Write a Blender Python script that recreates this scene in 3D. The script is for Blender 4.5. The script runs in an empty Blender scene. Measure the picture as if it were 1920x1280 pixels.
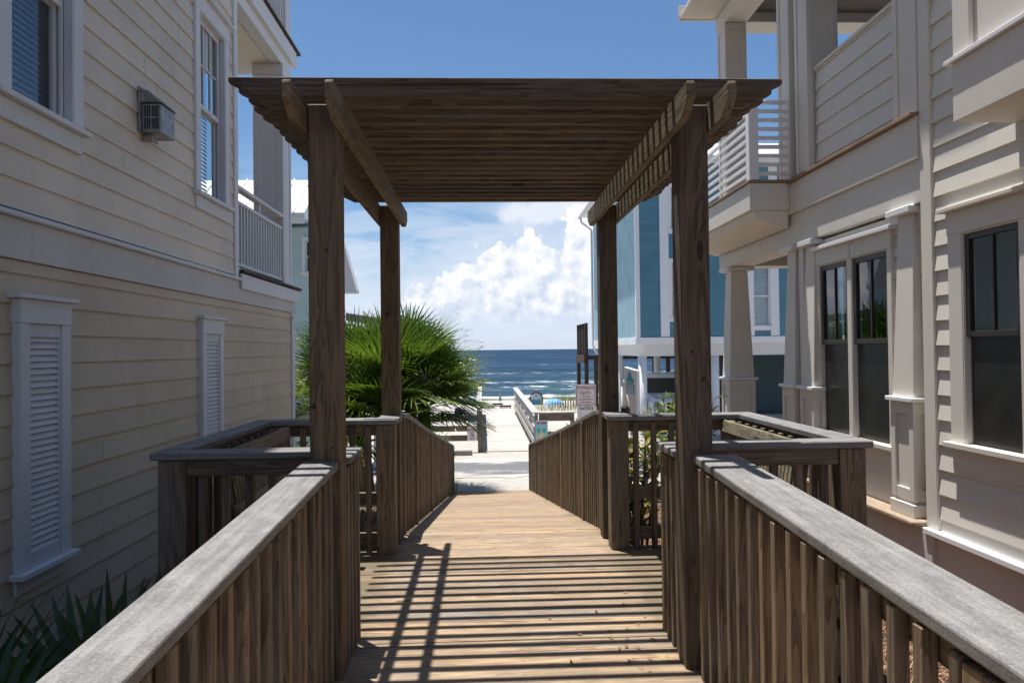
import bpy, bmesh, math, random
from mathutils import Vector, Matrix, noise
R_ = math.radians
random.seed(7)
S = bpy.context.scene
COL = S.collection

# ------------------------------------------------------------------ camera
cam_d = bpy.data.cameras.new("camera")
cam = bpy.data.objects.new("camera", cam_d); COL.objects.link(cam)
cam.location = (0, 0, 1.5)
cam.rotation_euler = (1.584797, 0.011999, -0.040342)
cam_d.sensor_width = 36.0
cam_d.lens = 1333.0 / 1920.0 * 36.0
cam_d.shift_y = -3.31 / 1920.0
cam_d.clip_start = 0.05
cam_d.clip_end = 120000
S.camera = cam

# ------------------------------------------------------------------ sun, exposure
SUN = Vector((-0.135, 0.140, 1.0)).normalized()
sd = bpy.data.lights.new("sun", 'SUN'); sd.energy = 5.0; sd.angle = R_(0.53); sd.color = (1.0, 0.955, 0.89)
sun = bpy.data.objects.new("sun", sd); COL.objects.link(sun)
sun.rotation_euler = (-SUN).to_track_quat('-Z', 'Y').to_euler()
sun.location = (0, 0, 30)
S.view_settings.view_transform = 'Standard'
S.view_settings.look = 'None'
S.view_settings.exposure = 0.52
S.view_settings.gamma = 1.0
S.render.engine = 'CYCLES'
S.cycles.use_denoising = True
S.cycles.max_bounces = 8
S.cycles.transparent_max_bounces = 12
S.cycles.caustics_reflective = False
S.cycles.caustics_refractive = False

# ------------------------------------------------------------------ node helpers
class NT:
    def __init__(s, tree): s.t = tree; s.n = tree.nodes; s.l = tree.links
    def new(s, kind, **kw):
        n = s.n.new(kind)
        for k, v in kw.items(): setattr(n, k, v)
        return n
    def put(s, sock, v):
        if hasattr(v, 'is_output'): s.l.new(v, sock)
        elif v is not None: sock.default_value = v
    def math(s, op, a, b=None, c=None, clamp=False):
        n = s.new('ShaderNodeMath', operation=op); n.use_clamp = clamp
        s.put(n.inputs[0], a); s.put(n.inputs[1], b); s.put(n.inputs[2], c)
        return n.outputs[0]
    def vmath(s, op, a, b=None):
        n = s.new('ShaderNodeVectorMath', operation=op)
        s.put(n.inputs[0], a); s.put(n.inputs[1], b)
        return n.outputs[0]
    def mix(s, f, a, b, mode='MIX'):
        n = s.new('ShaderNodeMix', data_type='RGBA', blend_type=mode)
        s.put(n.inputs[0], f); s.put(n.inputs[6], a); s.put(n.inputs[7], b)
        return n.outputs[2]
    def noise(s, v, scale=5, detail=4, rough=0.55, dist=0.0):
        n = s.new('ShaderNodeTexNoise'); s.put(n.inputs['Vector'], v)
        n.inputs['Scale'].default_value = scale; n.inputs['Detail'].default_value = detail
        n.inputs['Roughness'].default_value = rough; n.inputs['Distortion'].default_value = dist
        return n.outputs['Fac']
    def ramp(s, f, stops, interp='LINEAR'):
        n = s.new('ShaderNodeValToRGB'); s.put(n.inputs[0], f)
        n.color_ramp.interpolation = interp
        e = n.color_ramp.elements
        while len(e) < len(stops): e.new(0.5)
        for i, (p, c) in enumerate(stops):
            e[i].position = p
            e[i].color = (c, c, c, 1) if isinstance(c, (int, float)) else (*c, 1)
        return n.outputs[0]
    def sstep(s, f, a, b):
        n = s.new('ShaderNodeMapRange'); n.interpolation_type = 'SMOOTHSTEP'
        s.put(n.inputs[0], f); n.inputs[1].default_value = a; n.inputs[2].default_value = b
        return n.outputs[0]
    def scalev(s, v, sc):
        return s.vmath('MULTIPLY', v, sc)
    def bump(s, h, strength=0.3, dist=0.01):
        n = s.new('ShaderNodeBump'); n.inputs['Strength'].default_value = strength
        n.inputs['Distance'].default_value = dist; s.put(n.inputs['Height'], h)
        return n.outputs[0]

def rgb(c): return (c[0], c[1], c[2], 1.0)
def new_mat(name):
    m = bpy.data.materials.new(name); m.use_nodes = True
    nt = NT(m.node_tree); nt.n.clear()
    out = nt.new('ShaderNodeOutputMaterial'); p = nt.new('ShaderNodeBsdfPrincipled')
    nt.l.new(p.outputs[0], out.inputs[0])
    return m, nt, p, out

# ------------------------------------------------------------------ sky
W = bpy.data.worlds.new("World"); S.world = W; W.use_nodes = True
wn = NT(W.node_tree); wn.n.clear()
def build_sky():
    out = wn.new('ShaderNodeOutputWorld'); bg = wn.new('ShaderNodeBackground')
    wn.l.new(bg.outputs[0], out.inputs[0])
    sky = wn.new('ShaderNodeTexSky', sky_type='NISHITA')
    sky.sun_disc = False; sky.sun_elevation = R_(79); sky.sun_rotation = R_(-44)
    sky.altitude = 0; sky.air_density = 1.0; sky.dust_density = 0.6; sky.ozone_density = 2.2
    d = wn.new('ShaderNodeTexCoord').outputs['Generated']
    sep = wn.new('ShaderNodeSeparateXYZ'); wn.l.new(d, sep.inputs[0])
    x, y, z = sep.outputs
    h = wn.math('SQRT', wn.math('ADD', wn.math('MULTIPLY', x, x), wn.math('MULTIPLY', y, y)))
    el = wn.math('DIVIDE', z, wn.math('MAXIMUM', h, 0.02))          # tan elevation
    az = wn.math('ARCTAN2', x, y)                                    # 0 towards the sea
    comb = wn.new('ShaderNodeCombineXYZ'); wn.l.new(az, comb.inputs[0]); wn.l.new(el, comb.inputs[1])
    P = comb.outputs[0]
    # cumulus bank: a union of soft mounds, their edges broken up by billowing noise
    def mound(cx, cy, rx, ry):
        q = wn.vmath('MULTIPLY', wn.vmath('SUBTRACT', P, (cx, cy, 0)), (1 / rx, 1 / ry, 0))
        ln = wn.new('ShaderNodeVectorMath', operation='LENGTH'); wn.l.new(q, ln.inputs[0])
        return wn.math('SUBTRACT', 1.0, ln.outputs['Value'])
    mounds = [(-0.055, 0.080, 0.060, 0.030), (-0.005, 0.088, 0.066, 0.048), (0.035, 0.100, 0.066, 0.058), (0.085, 0.105, 0.075, 0.068), (0.145, 0.115, 0.066, 0.085),
              (0.22, 0.13, 0.10, 0.10), (0.07, 0.062, 0.20, 0.040), (-0.42, 0.10, 0.16, 0.06), (0.5, 0.12, 0.2, 0.07), (-0.9, 0.12, 0.3, 0.08), (1.0, 0.1, 0.3, 0.07)]
    Ssh = None
    for m in mounds:
        v = mound(*m); Ssh = v if Ssh is None else wn.math('MAXIMUM', Ssh, v)
    n1 = wn.noise(P, 24, 8, 0.57, 0.15)
    vor = wn.new('ShaderNodeTexVoronoi', feature='SMOOTH_F1'); wn.put(vor.inputs['Vector'], wn.vmath('ADD', P, (0.3, 0.1, 0)))
    vor.inputs['Scale'].default_value = 42; vor.inputs['Smoothness'].default_value = 0.6
    puff = wn.math('SUBTRACT', 0.55, vor.outputs['Distance'])
    edge = wn.math('ADD', wn.math('MULTIPLY', wn.math('SUBTRACT', n1, 0.5), 1.9), wn.math('MULTIPLY', puff, 0.45))
    dens = wn.math('ADD', Ssh, edge)
    cum = wn.math('MULTIPLY', wn.sstep(dens, 0.17, 0.27), wn.sstep(el, 0.022, 0.072))
    soft = wn.math('MULTIPLY', wn.sstep(wn.math('ADD', wn.math('MAXIMUM', mound(0.075, 0.195, 0.075, 0.026), mound(0.15, 0.21, 0.08, 0.04)), wn.math('MULTIPLY', edge, 0.7)), 0.05, 0.6), 0.85)
    wide = wn.math('MULTIPLY', wn.sstep(wn.math('ADD', Ssh, wn.math('MULTIPLY', edge, 0.35)), -1.0, 0.3), 0.65)
    # thin flat veil, only low over the sea
    n2 = wn.noise(wn.scalev(P, (3.0, 14.0, 1)), 1.6, 6, 0.6, 0.4)
    low = wn.sstep(el, 0.31, 0.06)
    veil = wn.math('MULTIPLY', wn.sstep(n2, 0.37, 0.58), low)
    veil = wn.math('MAXIMUM', wn.math('MULTIPLY', veil, 0.92), wn.math('MULTIPLY', wn.sstep(el, 0.19, 0.03), 0.88))
    nb = wn.noise(wn.vmath('ADD', P, (0.008, -0.010, 0.0)), 24, 8, 0.57, 0.15)   # the same billows seen a little towards the sun
    relief = wn.math('MULTIPLY', wn.math('SUBTRACT', n1, nb), 3.6)
    sh = wn.math('ADD', 0.62, relief)
    sh = wn.math('ADD', sh, wn.math('MULTIPLY', wn.math('SUBTRACT', el, 0.09), 4.0), clamp=True)
    cumcol = wn.mix(sh, (7.0, 8.2, 10.3, 1), (12.6, 12.7, 12.9, 1))
    base = wn.mix(1.0, sky.outputs[0], (1.06, 1.31, 1.50, 1), 'MULTIPLY')
    vcol = wn.mix(wn.noise(wn.scalev(P, (4, 20, 1)), 2.0, 5, 0.6), (6.8, 8.2, 10.5, 1), (10.6, 11.3, 12.4, 1))
    c = wn.mix(veil, base, vcol)
    c = wn.mix(wide, c, vcol)
    c = wn.mix(soft, c, (10.4, 11.0, 12.0, 1))
    c = wn.mix(cum, c, cumcol)
    wn.l.new(c, bg.inputs['Color'])
    bg.inputs['Strength'].default_value = 0.058
build_sky()

# ------------------------------------------------------------------ materials
def wood(name, dark, light, axis, grain=1.0, rough=0.75, moss=0.0, speck=0.0, bump=0.35, deckmarks=False):
    m, nt, p, out = new_mat(name)
    tc = nt.new('ShaderNodeTexCoord').outputs['Object']
    oi = nt.new('ShaderNodeObjectInfo').outputs['Random']
    isl = nt.new('ShaderNodeNewGeometry').outputs['Random Per Island']
    rnd = nt.math('ADD', nt.math('MULTIPLY', oi, 37.0), nt.math('MULTIPLY', isl, 53.0))
    cx = nt.new('ShaderNodeCombineXYZ')
    for i in range(3): nt.l.new(rnd, cx.inputs[i])
    v = nt.vmath('ADD', tc, cx.outputs[0])
    lo = {'X': (0.9, 11, 11), 'Y': (11, 0.9, 11), 'Z': (11, 11, 0.9)}[axis]
    hi = {'X': (3, 85, 85), 'Y': (85, 3, 85), 'Z': (85, 85, 3)}[axis]
    wob = nt.noise(nt.scalev(v, tuple(1.6 if c < 1 else 3.0 for c in lo)), 1.0, 2, 0.5)
    g1 = nt.noise(nt.scalev(v, lo), 1.0 * grain, 3, 0.6, 1.4)
    ring = nt.math('FRACT', nt.math('MULTIPLY', nt.math('ADD', g1, nt.math('MULTIPLY', wob, 0.25)), 6.0))
    ring = nt.ramp(ring, [(0, 0.25), (0.55, 0.75), (0.9, 1.0), (1.0, 0.25)])
    g2 = nt.noise(nt.scalev(v, hi), 1.0 * grain, 3, 0.7)
    f = nt.math('ADD', nt.math('MULTIPLY', ring, 0.45), nt.math('MULTIPLY', g2, 0.75))
    f = nt.sstep(f, 0.25, 1.0)
    c = nt.mix(f, rgb(dark), rgb(light))
    # board to board tint
    tint = nt.math('FRACT', nt.math('ADD', nt.math('MULTIPLY', oi, 7.31), nt.math('MULTIPLY', isl, 3.17)))
    tn = nt.ramp(tint, [(0, (0.74, 0.74, 0.77)), (0.5, (1, 1, 1)), (1, (1.18, 1.10, 0.98))])
    c = nt.mix(1.0, c, tn, 'MULTIPLY')
    # knots
    kv = nt.new('ShaderNodeTexVoronoi', feature='F1')
    ks = {'X': (1.5, 5, 5), 'Y': (5, 1.5, 5), 'Z': (5, 5, 1.5)}[axis]
    nt.put(kv.inputs['Vector'], nt.scalev(v, ks)); kv.inputs['Scale'].default_value = 1.0
    kn = nt.sstep(kv.outputs['Distance'], 0.10, 0.05)
    c = nt.mix(nt.math('MULTIPLY', kn, 0.8), c, rgb([k * 0.28 for k in dark]))
    st = nt.noise(v, 2.3, 3, 0.6)
    c = nt.mix(nt.math('MULTIPLY', nt.sstep(st, 0.50, 0.78), 0.35), c, rgb([k * 0.55 for k in dark]))
    gy = nt.noise(v, 1.7, 4, 0.65)
    c = nt.mix(nt.math('MULTIPLY', nt.sstep(gy, 0.48, 0.72), 0.32), c, rgb([(dark[0] + light[0]) * .52] * 3))
    ck = nt.noise(nt.scalev(v, {'X': (0.45, 30, 30), 'Y': (30, 0.45, 30), 'Z': (30, 30, 0.45)}[axis]), 1.0, 2, 0.5)
    c = nt.mix(nt.math('MULTIPLY', nt.sstep(ck, 0.61 if deckmarks else 0.685, 0.70 if deckmarks else 0.725), 0.75), c, rgb([k * 0.25 for k in dark]))
    if deckmarks:
        pos = nt.new('ShaderNodeNewGeometry').outputs['Position']; sp_ = nt.new('ShaderNodeSeparateXYZ'); nt.l.new(pos, sp_.inputs[0])
        fy = nt.math('ABSOLUTE', nt.math('SUBTRACT', nt.math('FRACT', nt.math('DIVIDE', nt.math('ADD', sp_.outputs[1], 2.0), 0.07125)), 0.48))
        nail = None
        for xj in (-0.635, 0.175, 0.955):
            q = nt.math('ABSOLUTE', nt.math('SUBTRACT', sp_.outputs[0], xj))
            q = nt.math('LESS_THAN', nt.math('ADD', nt.math('MULTIPLY', q, 1 / .0055), nt.math('MULTIPLY', fy, .07125 / .0055)), 1.0)
            nail = q if nail is None else nt.math('MAXIMUM', nail, q)
        c = nt.mix(nt.math('MULTIPLY', nail, 0.8), c, (0.05, 0.035, 0.028, 1))
        ex = nt.math('ABSOLUTE', nt.math('SUBTRACT', sp_.outputs[0], 0.145))
        al = nt.math('MULTIPLY', nt.sstep(nt.math('ADD', ex, nt.math('MULTIPLY', nt.noise(pos, 3.0, 5, 0.7), 0.45)), 0.92, 1.12), 0.6)
        c = nt.mix(al, c, (0.12, 0.105, 0.062, 1))
        wr = nt.noise(nt.scalev(pos, (1.2, 2.0, 1)), 1.0, 5, 0.65)
        c = nt.mix(nt.math('MULTIPLY', nt.sstep(wr, 0.5, 0.72), 0.35), c, (0.27, 0.235, 0.20, 1))
    if moss:
        ms = nt.noise(v, 5.0, 4, 0.65)
        c = nt.mix(nt.math('MULTIPLY', nt.sstep(ms, 0.50, 0.70), moss), c, (0.16, 0.17, 0.07, 1))
    if speck:
        sp = nt.noise(v, 120, 2, 0.7)
        c = nt.mix(nt.math('MULTIPLY', nt.sstep(sp, 0.35, 0.72), speck), c, rgb([k * 1.5 for k in light]))
    nt.l.new(c, p.inputs['Base Color'])
    p.inputs['Roughness'].default_value = rough
    p.inputs['Specular IOR Level'].default_value = 0.25
    nt.l.new(nt.bump(f, bump, 0.004), p.inputs['Normal'])
    return m

def paint(name, col, rough=0.62, var=0.06, streak=0.16, dirt=(0.3, 0.27, 0.22), island=0.05, texture=1.0):
    m, nt, p, out = new_mat(name)
    tc = nt.new('ShaderNodeNewGeometry')
    pos = tc.outputs['Position']; isl = tc.outputs['Random Per Island']
    n = nt.noise(pos, 1.3, 5, 0.6)
    c = nt.mix(nt.sstep(n, 0.3, 0.75), rgb([k * (1 + var) for k in col]), rgb([k * (1 - var) for k in col]))
    tn = nt.ramp(isl, [(0, 1.0 - island), (1, 1.0 + island)])
    c = nt.mix(1.0, c, tn, 'MULTIPLY')
    s = nt.noise(nt.scalev(pos, (7, 7, 0.5)), 1.0, 4, 0.65)
    c = nt.mix(nt.math('MULTIPLY', nt.sstep(s, 0.55, 0.80), streak), c, rgb(dirt))
    nt.l.new(c, p.inputs['Base Color'])
    p.inputs['Roughness'].default_value = rough
    p.inputs['Specular IOR Level'].default_value = 0.3
    g = nt.noise(nt.scalev(pos, (60, 14, 90)), 1.0, 3, 0.6)
    nt.l.new(nt.bump(g, 0.12 * texture, 0.004), p.inputs['Normal'])
    return m

def plain(name, col, rough=0.5, metal=0.0, spec=0.4, var=0.1, scale=6.0):
    m, nt, p, out = new_mat(name)
    oc = nt.new('ShaderNodeTexCoord').outputs['Object']
    n = nt.noise(oc, scale, 4, 0.6)
    nt.l.new(nt.mix(nt.sstep(n, 0.3, 0.7), rgb([k * (1 - var) for k in col]), rgb([min(k * (1 + var), 1) for k in col])), p.inputs['Base Color'])
    p.inputs['Roughness'].default_value = rough; p.inputs['Metallic'].default_value = metal
    p.inputs['Specular IOR Level'].default_value = spec
    return m

def glass(name, tint=(0.75, 0.85, 0.86), f0=0.12):
    m, nt, p, out = new_mat(name)
    nt.n.remove(p)
    tr = nt.new('ShaderNodeBsdfTransparent'); tr.inputs[0].default_value = rgb(tint)
    gl = nt.new('ShaderNodeBsdfGlossy'); gl.inputs['Roughness'].default_value = 0.015
    gl.inputs[0].default_value = (0.95, 0.97, 1.0, 1)
    lw = nt.new('ShaderNodeLayerWeight'); lw.inputs['Blend'].default_value = 0.5
    frf = nt.math('ADD', f0, nt.math('MULTIPLY', 1 - f0, nt.math('POWER', lw.outputs['Facing'], 5.0)))
    oc = nt.new('ShaderNodeNewGeometry').outputs['Position']
    b = nt.bump(nt.noise(oc, 2.2, 2, 0.5), 0.05, 0.02)
    nt.l.new(b, gl.inputs['Normal'])
    mx = nt.new('ShaderNodeMixShader'); nt.l.new(frf, mx.inputs[0])
    nt.l.new(tr.outputs[0], mx.inputs[1]); nt.l.new(gl.outputs[0], mx.inputs[2])
    nt.l.new(mx.outputs[0], out.inputs[0])
    return m

def leaf(name, stops, rough=0.45, trans=0.25):
    """foliage colour from the per-leaf attribute 'tint'"""
    m, nt, p, out = new_mat(name)
    at = nt.new('ShaderNodeAttribute', attribute_name='tint')
    isl = nt.new('ShaderNodeNewGeometry').outputs['Random Per Island']
    f = nt.math('ADD', nt.math('MULTIPLY', at.outputs['Fac'], 0.82), nt.math('MULTIPLY', isl, 0.18))
    c = nt.ramp(f, stops)
    nt.l.new(c, p.inputs['Base Color'])
    p.inputs['Roughness'].default_value = rough
    tl = nt.new('ShaderNodeBsdfTranslucent')
    nt.l.new(nt.mix(1.0, c, (1.0, 1.15, 0.5, 1), 'MULTIPLY'), tl.inputs[0])
    mx = nt.new('ShaderNodeMixShader'); mx.inputs[0].default_value = trans
    nt.l.new(p.outputs[0], mx.inputs[1]); nt.l.new(tl.outputs[0], mx.inputs[2])
    nt.l.new(mx.outputs[0], out.inputs[0])
    return m

def weathered(name, axis):
    """grey sun-worn plank: mottled, speckled, only a trace of grain"""
    m, nt, p, out = new_mat(name)
    tc = nt.new('ShaderNodeTexCoord').outputs['Object']
    oi = nt.new('ShaderNodeObjectInfo').outputs['Random']
    cx = nt.new('ShaderNodeCombineXYZ')
    for i in range(3): nt.l.new(nt.math('MULTIPLY', oi, 31.0), cx.inputs[i])
    v = nt.vmath('ADD', tc, cx.outputs[0])
    st = {'X': (2.5, 40, 40), 'Y': (40, 2.5, 40), 'Z': (40, 40, 2.5)}[axis]
    blot = nt.noise(v, 9.0, 5, 0.65); fine = nt.noise(v, 150, 3, 0.7); gr = nt.noise(nt.scalev(v, st), 1.0, 4, 0.65)
    f = nt.math('ADD', nt.math('ADD', nt.math('MULTIPLY', blot, 0.26), nt.math('MULTIPLY', fine, 0.42)), nt.math('MULTIPLY', gr, 0.40))
    c = nt.mix(nt.sstep(f, 0.40, 0.70), (0.135, 0.133, 0.132, 1), (0.30, 0.296, 0.294, 1))
    nick = nt.new('ShaderNodeTexVoronoi', feature='F1'); nt.put(nick.inputs['Vector'], nt.scalev(v, tuple(4 if k < 5 else 9 for k in st))); nick.inputs['Scale'].default_value = 1.0
    c = nt.mix(nt.sstep(nick.outputs['Distance'], 0.045, 0.02), c, (0.06, 0.05, 0.045, 1))
    nt.l.new(c, p.inputs['Base Color']); p.inputs['Roughness'].default_value = 0.72; p.inputs['Specular IOR Level'].default_value = 0.3
    nt.l.new(nt.bump(f, 0.45, 0.004), p.inputs['Normal'])
    return m

BR_D, BR_L = (0.056, 0.041, 0.029), (0.200, 0.152, 0.107)
M = {}
for a in 'XYZ':
    M['wood' + a] = wood('brown_wood_' + a.lower(), BR_D, BR_L, a)
    M['rail' + a] = wood('railing_wood_' + a.lower(), (0.078, 0.058, 0.041), (0.290, 0.226, 0.165), a, moss=0.18)
    M['cap' + a] = weathered('weathered_cap_' + a.lower(), a)
    M['beam' + a] = wood('weathered_beam_' + a.lower(), (0.080, 0.060, 0.039), (0.262, 0.206, 0.134), a, moss=0.15)
    M['bench' + a] = wood('bench_wood_' + a.lower(), (0.10, 0.09, 0.055), (0.30, 0.27, 0.19), a, moss=0.25, rough=0.85)
    M['pale' + a] = wood('sun_bleached_wood_' + a.lower(), (0.38, 0.365, 0.345), (0.56, 0.545, 0.52), a, rough=0.85)
M['deck'] = wood('deck_wood', (0.190, 0.135, 0.088), (0.45, 0.340, 0.232), 'X', rough=0.8, moss=0.0, bump=0.5, deckmarks=True)
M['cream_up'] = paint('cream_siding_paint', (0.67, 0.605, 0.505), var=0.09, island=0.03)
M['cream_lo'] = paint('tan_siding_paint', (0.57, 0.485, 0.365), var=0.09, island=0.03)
M['band'] = paint('pale_band_paint', (0.58, 0.56, 0.535), streak=0.25, island=0.03)
M['trim'] = paint('white_trim_paint', (0.66, 0.67, 0.68), var=0.04, streak=0.08)
M['ceil'] = paint('cream_ceiling_paint', (0.74, 0.69, 0.60), var=0.03, streak=0.0)
M['greige'] = paint('greige_siding_paint', (0.70, 0.665, 0.60), var=0.04, streak=0.05, island=0.02)
M['greige_tr'] = paint('greige_trim_paint', (0.70, 0.66, 0.595), var=0.04, streak=0.06, island=0.02)
M['mauve'] = paint('mauve_foundation_paint', (0.56, 0.535, 0.525), var=0.06, streak=0.2)
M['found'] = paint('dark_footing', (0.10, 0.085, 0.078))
M['tancap'] = wood('tan_deck_cap', (0.38, 0.28, 0.19), (0.52, 0.40, 0.285), 'Y')
M['brownsill'] = wood('brown_sill', (0.19, 0.135, 0.10), (0.30, 0.22, 0.165), 'Y')
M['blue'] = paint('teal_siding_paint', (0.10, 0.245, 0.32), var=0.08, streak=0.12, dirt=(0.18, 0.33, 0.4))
M['blue_lit'] = paint('sunlit_teal_siding', (0.36, 0.54, 0.61), rough=0.85, var=0.08, streak=0.1, dirt=(0.5, 0.62, 0.66))  # lit copy of the teal for the sunward side wall, brightness put into colour
M['aqua'] = paint('aqua_siding_paint', (0.50, 0.66, 0.69), var=0.05)
M['white'] = paint('bright_white_paint', (0.78, 0.79, 0.81), var=0.03, streak=0.05)
M['roofw'] = plain('white_metal_roof', (0.78, 0.77, 0.76), 0.4, 0.0, 0.5, 0.06)
M['darkfr'] = plain('dark_bronze_frame', (0.045, 0.035, 0.033), 0.4)
M['screen'] = plain('insect_screen', (0.020, 0.019, 0.019), 0.32, spec=0.5, var=.3)
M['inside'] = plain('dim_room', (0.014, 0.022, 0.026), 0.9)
M['blind'] = plain('window_blind', (0.34, 0.36, 0.40), 0.6)
M['blindw'] = plain('pale_blind', (0.80, 0.86, 0.84), 0.6)
M['glass'] = glass('window_glass')
M['galv'] = plain('galvanised_metal', (0.30, 0.30, 0.29), 0.45, 0.55, 0.5, 0.25, 14)
M['black'] = plain('black_plastic', (0.02, 0.02, 0.024), 0.5)
M['darkwood'] = wood('dark_stained_wood', (0.035, 0.024, 0.020), (0.085, 0.058, 0.045), 'Z')
M['signw'] = plain('white_sign_face', (0.76, 0.76, 0.76), 0.45, var=0.05)
M['red'] = plain('red_ink', (0.42, 0.03, 0.05), 0.5)
M['ink'] = plain('black_ink', (0.05, 0.05, 0.055), 0.5)
M['turq'] = plain('turquoise_ink', (0.06, 0.42, 0.52), 0.5)
M['turq2'] = plain('light_turquoise_ink', (0.25, 0.60, 0.66), 0.5)
M['sandink'] = plain('sand_coloured_ink', (0.62, 0.55, 0.30), 0.5)
M['signgrey'] = plain('grey_blue_ink', (0.42, 0.50, 0.56), 0.5)
M['carpaint'] = plain('silver_white_car_paint', (0.56, 0.60, 0.64), 0.22, 0.0, 0.7, 0.02)
M['carglass'] = plain('dark_windscreen', (0.012, 0.014, 0.014), 0.06, spec=0.7)
M['tyre'] = plain('tyre_rubber', (0.02, 0.02, 0.02), 0.8)
M['chrome'] = plain('chrome', (0.6, 0.6, 0.62), 0.2, 0.9)
M['lamp'] = plain('headlight_lens', (0.16, 0.17, 0.19), 0.1, spec=0.8, var=0.5, scale=20)
M['fabric'] = plain('blue_beach_fabric', (0.17, 0.38, 0.78), 0.8, var=0.35, scale=4)
M['redwood'] = wood('red_brown_wood', (0.16, 0.07, 0.055), (0.34, 0.17, 0.14), 'Z')
M['rope'] = plain('dry_stems', (0.55, 0.45, 0.28), 0.9)

# ------------------------------------------------------------------ mesh helpers
class MB:
    def __init__(s): s.v = []; s.f = []; s.tint = []
    def add(s, vs, fs, tint=None):
        o = len(s.v); s.v += [tuple(v) for v in vs]; s.f += [tuple(i + o for i in f) for f in fs]
        s.tint += [tint if tint is not None else 0.5] * len(vs)
        return s
    def box(s, x0, x1, y0, y1, z0, z1):
        if x0 > x1: x0, x1 = x1, x0
        if y0 > y1: y0, y1 = y1, y0
        if z0 > z1: z0, z1 = z1, z0
        v = [(x0, y0, z0), (x1, y0, z0), (x1, y1, z0), (x0, y1, z0), (x0, y0, z1), (x1, y0, z1), (x1, y1, z1), (x0, y1, z1)]
        return s.add(v, [(0, 3, 2, 1), (4, 5, 6, 7), (0, 1, 5, 4), (1, 2, 6, 5), (2, 3, 7, 6), (3, 0, 4, 7)])
    def prism(s, poly, axis, a, b):
        """poly: 2-D outline in the two other axes (in x,y,z order), pushed along axis from a to b"""
        def P(p, t):
            return {'X': (t, p[0], p[1]), 'Y': (p[0], t, p[1]), 'Z': (p[0], p[1], t)}[axis]
        n = len(poly)
        v = [P(p, a) for p in poly] + [P(p, b) for p in poly]
        f = [tuple(range(n)), tuple(reversed(range(n, 2 * n)))] + [(i, n + i, n + (i + 1) % n, (i + 1) % n) for i in range(n)]
        return s.add(v, f)
    def hexa(s, lo, hi):
        """two quads, bottom lo and top hi"""
        return s.add(list(lo) + list(hi), [(0, 3, 2, 1), (4, 5, 6, 7), (0, 1, 5, 4), (1, 2, 6, 5), (2, 3, 7, 6), (3, 0, 4, 7)])
    def frustum(s, cx, cy, z0, w0, d0, z1, w1, d1):
        q = lambda w, d, z: [(cx - w / 2, cy - d / 2, z), (cx + w / 2, cy - d / 2, z), (cx + w / 2, cy + d / 2, z), (cx - w / 2, cy + d / 2, z)]
        return s.hexa(q(w0, d0, z0), q(w1, d1, z1))
    def tube(s, pts, rad, n=8, tint=None):
        pts = [Vector(p) for p in pts]
        rs = rad if isinstance(rad, (list, tuple)) else [rad] * len(pts)
        vs = []; fs = []
        for i, p in enumerate(pts):
            t = (pts[min(i + 1, len(pts) - 1)] - pts[max(i - 1, 0)]).normalized()
            u = t.cross(Vector((0, 0, 1)) if abs(t.z) < 0.9 else Vector((1, 0, 0))).normalized(); w = t.cross(u)
            for k in range(n):
                a = 2 * math.pi * k / n
                vs.append(p + (u * math.cos(a) + w * math.sin(a)) * rs[i])
        for i in range(len(pts) - 1):
            for k in range(n):
                fs.append((i * n + k, i * n + (k + 1) % n, (i + 1) * n + (k + 1) % n, (i + 1) * n + k))
        fs.append(tuple(range(n))); fs.append(tuple(reversed(range((len(pts) - 1) * n, len(pts) * n))))
        return s.add(vs, fs, tint)
    def build(s, name, mat, parent=None, bevel=0.0, smooth=False, origin=None, tint=False, seg=1):
        me = bpy.data.meshes.new(name)
        if origin is None:
            xs = list(zip(*s.v)); origin = Vector([(min(c) + max(c)) / 2 for c in xs])
        origin = Vector(origin)
        me.from_pydata([tuple(Vector(v) - origin) for v in s.v], [], s.f)
        bm = bmesh.new(); bm.from_mesh(me)
        if not tint: bmesh.ops.recalc_face_normals(bm, faces=bm.faces)
        bm.to_mesh(me); bm.free()
        if tint:
            at = me.attributes.new('tint', 'FLOAT', 'POINT'); at.data.foreach_set('value', s.tint)
        if smooth:
            for p in me.polygons: p.use_smooth = True
        me.materials.append(mat)
        o = bpy.data.objects.new(name, me); COL.objects.link(o)
        if parent is not None:
            o.parent = parent
            w = parent; off = Vector((0, 0, 0))
            while w is not None: off += Vector(w.location); w = w.parent
            o.location = origin - off
        else: o.location = origin
        if bevel:
            b = o.modifiers.new('bevel', 'BEVEL'); b.width = bevel; b.segments = seg; b.limit_method = 'ANGLE'
        return o

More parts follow.
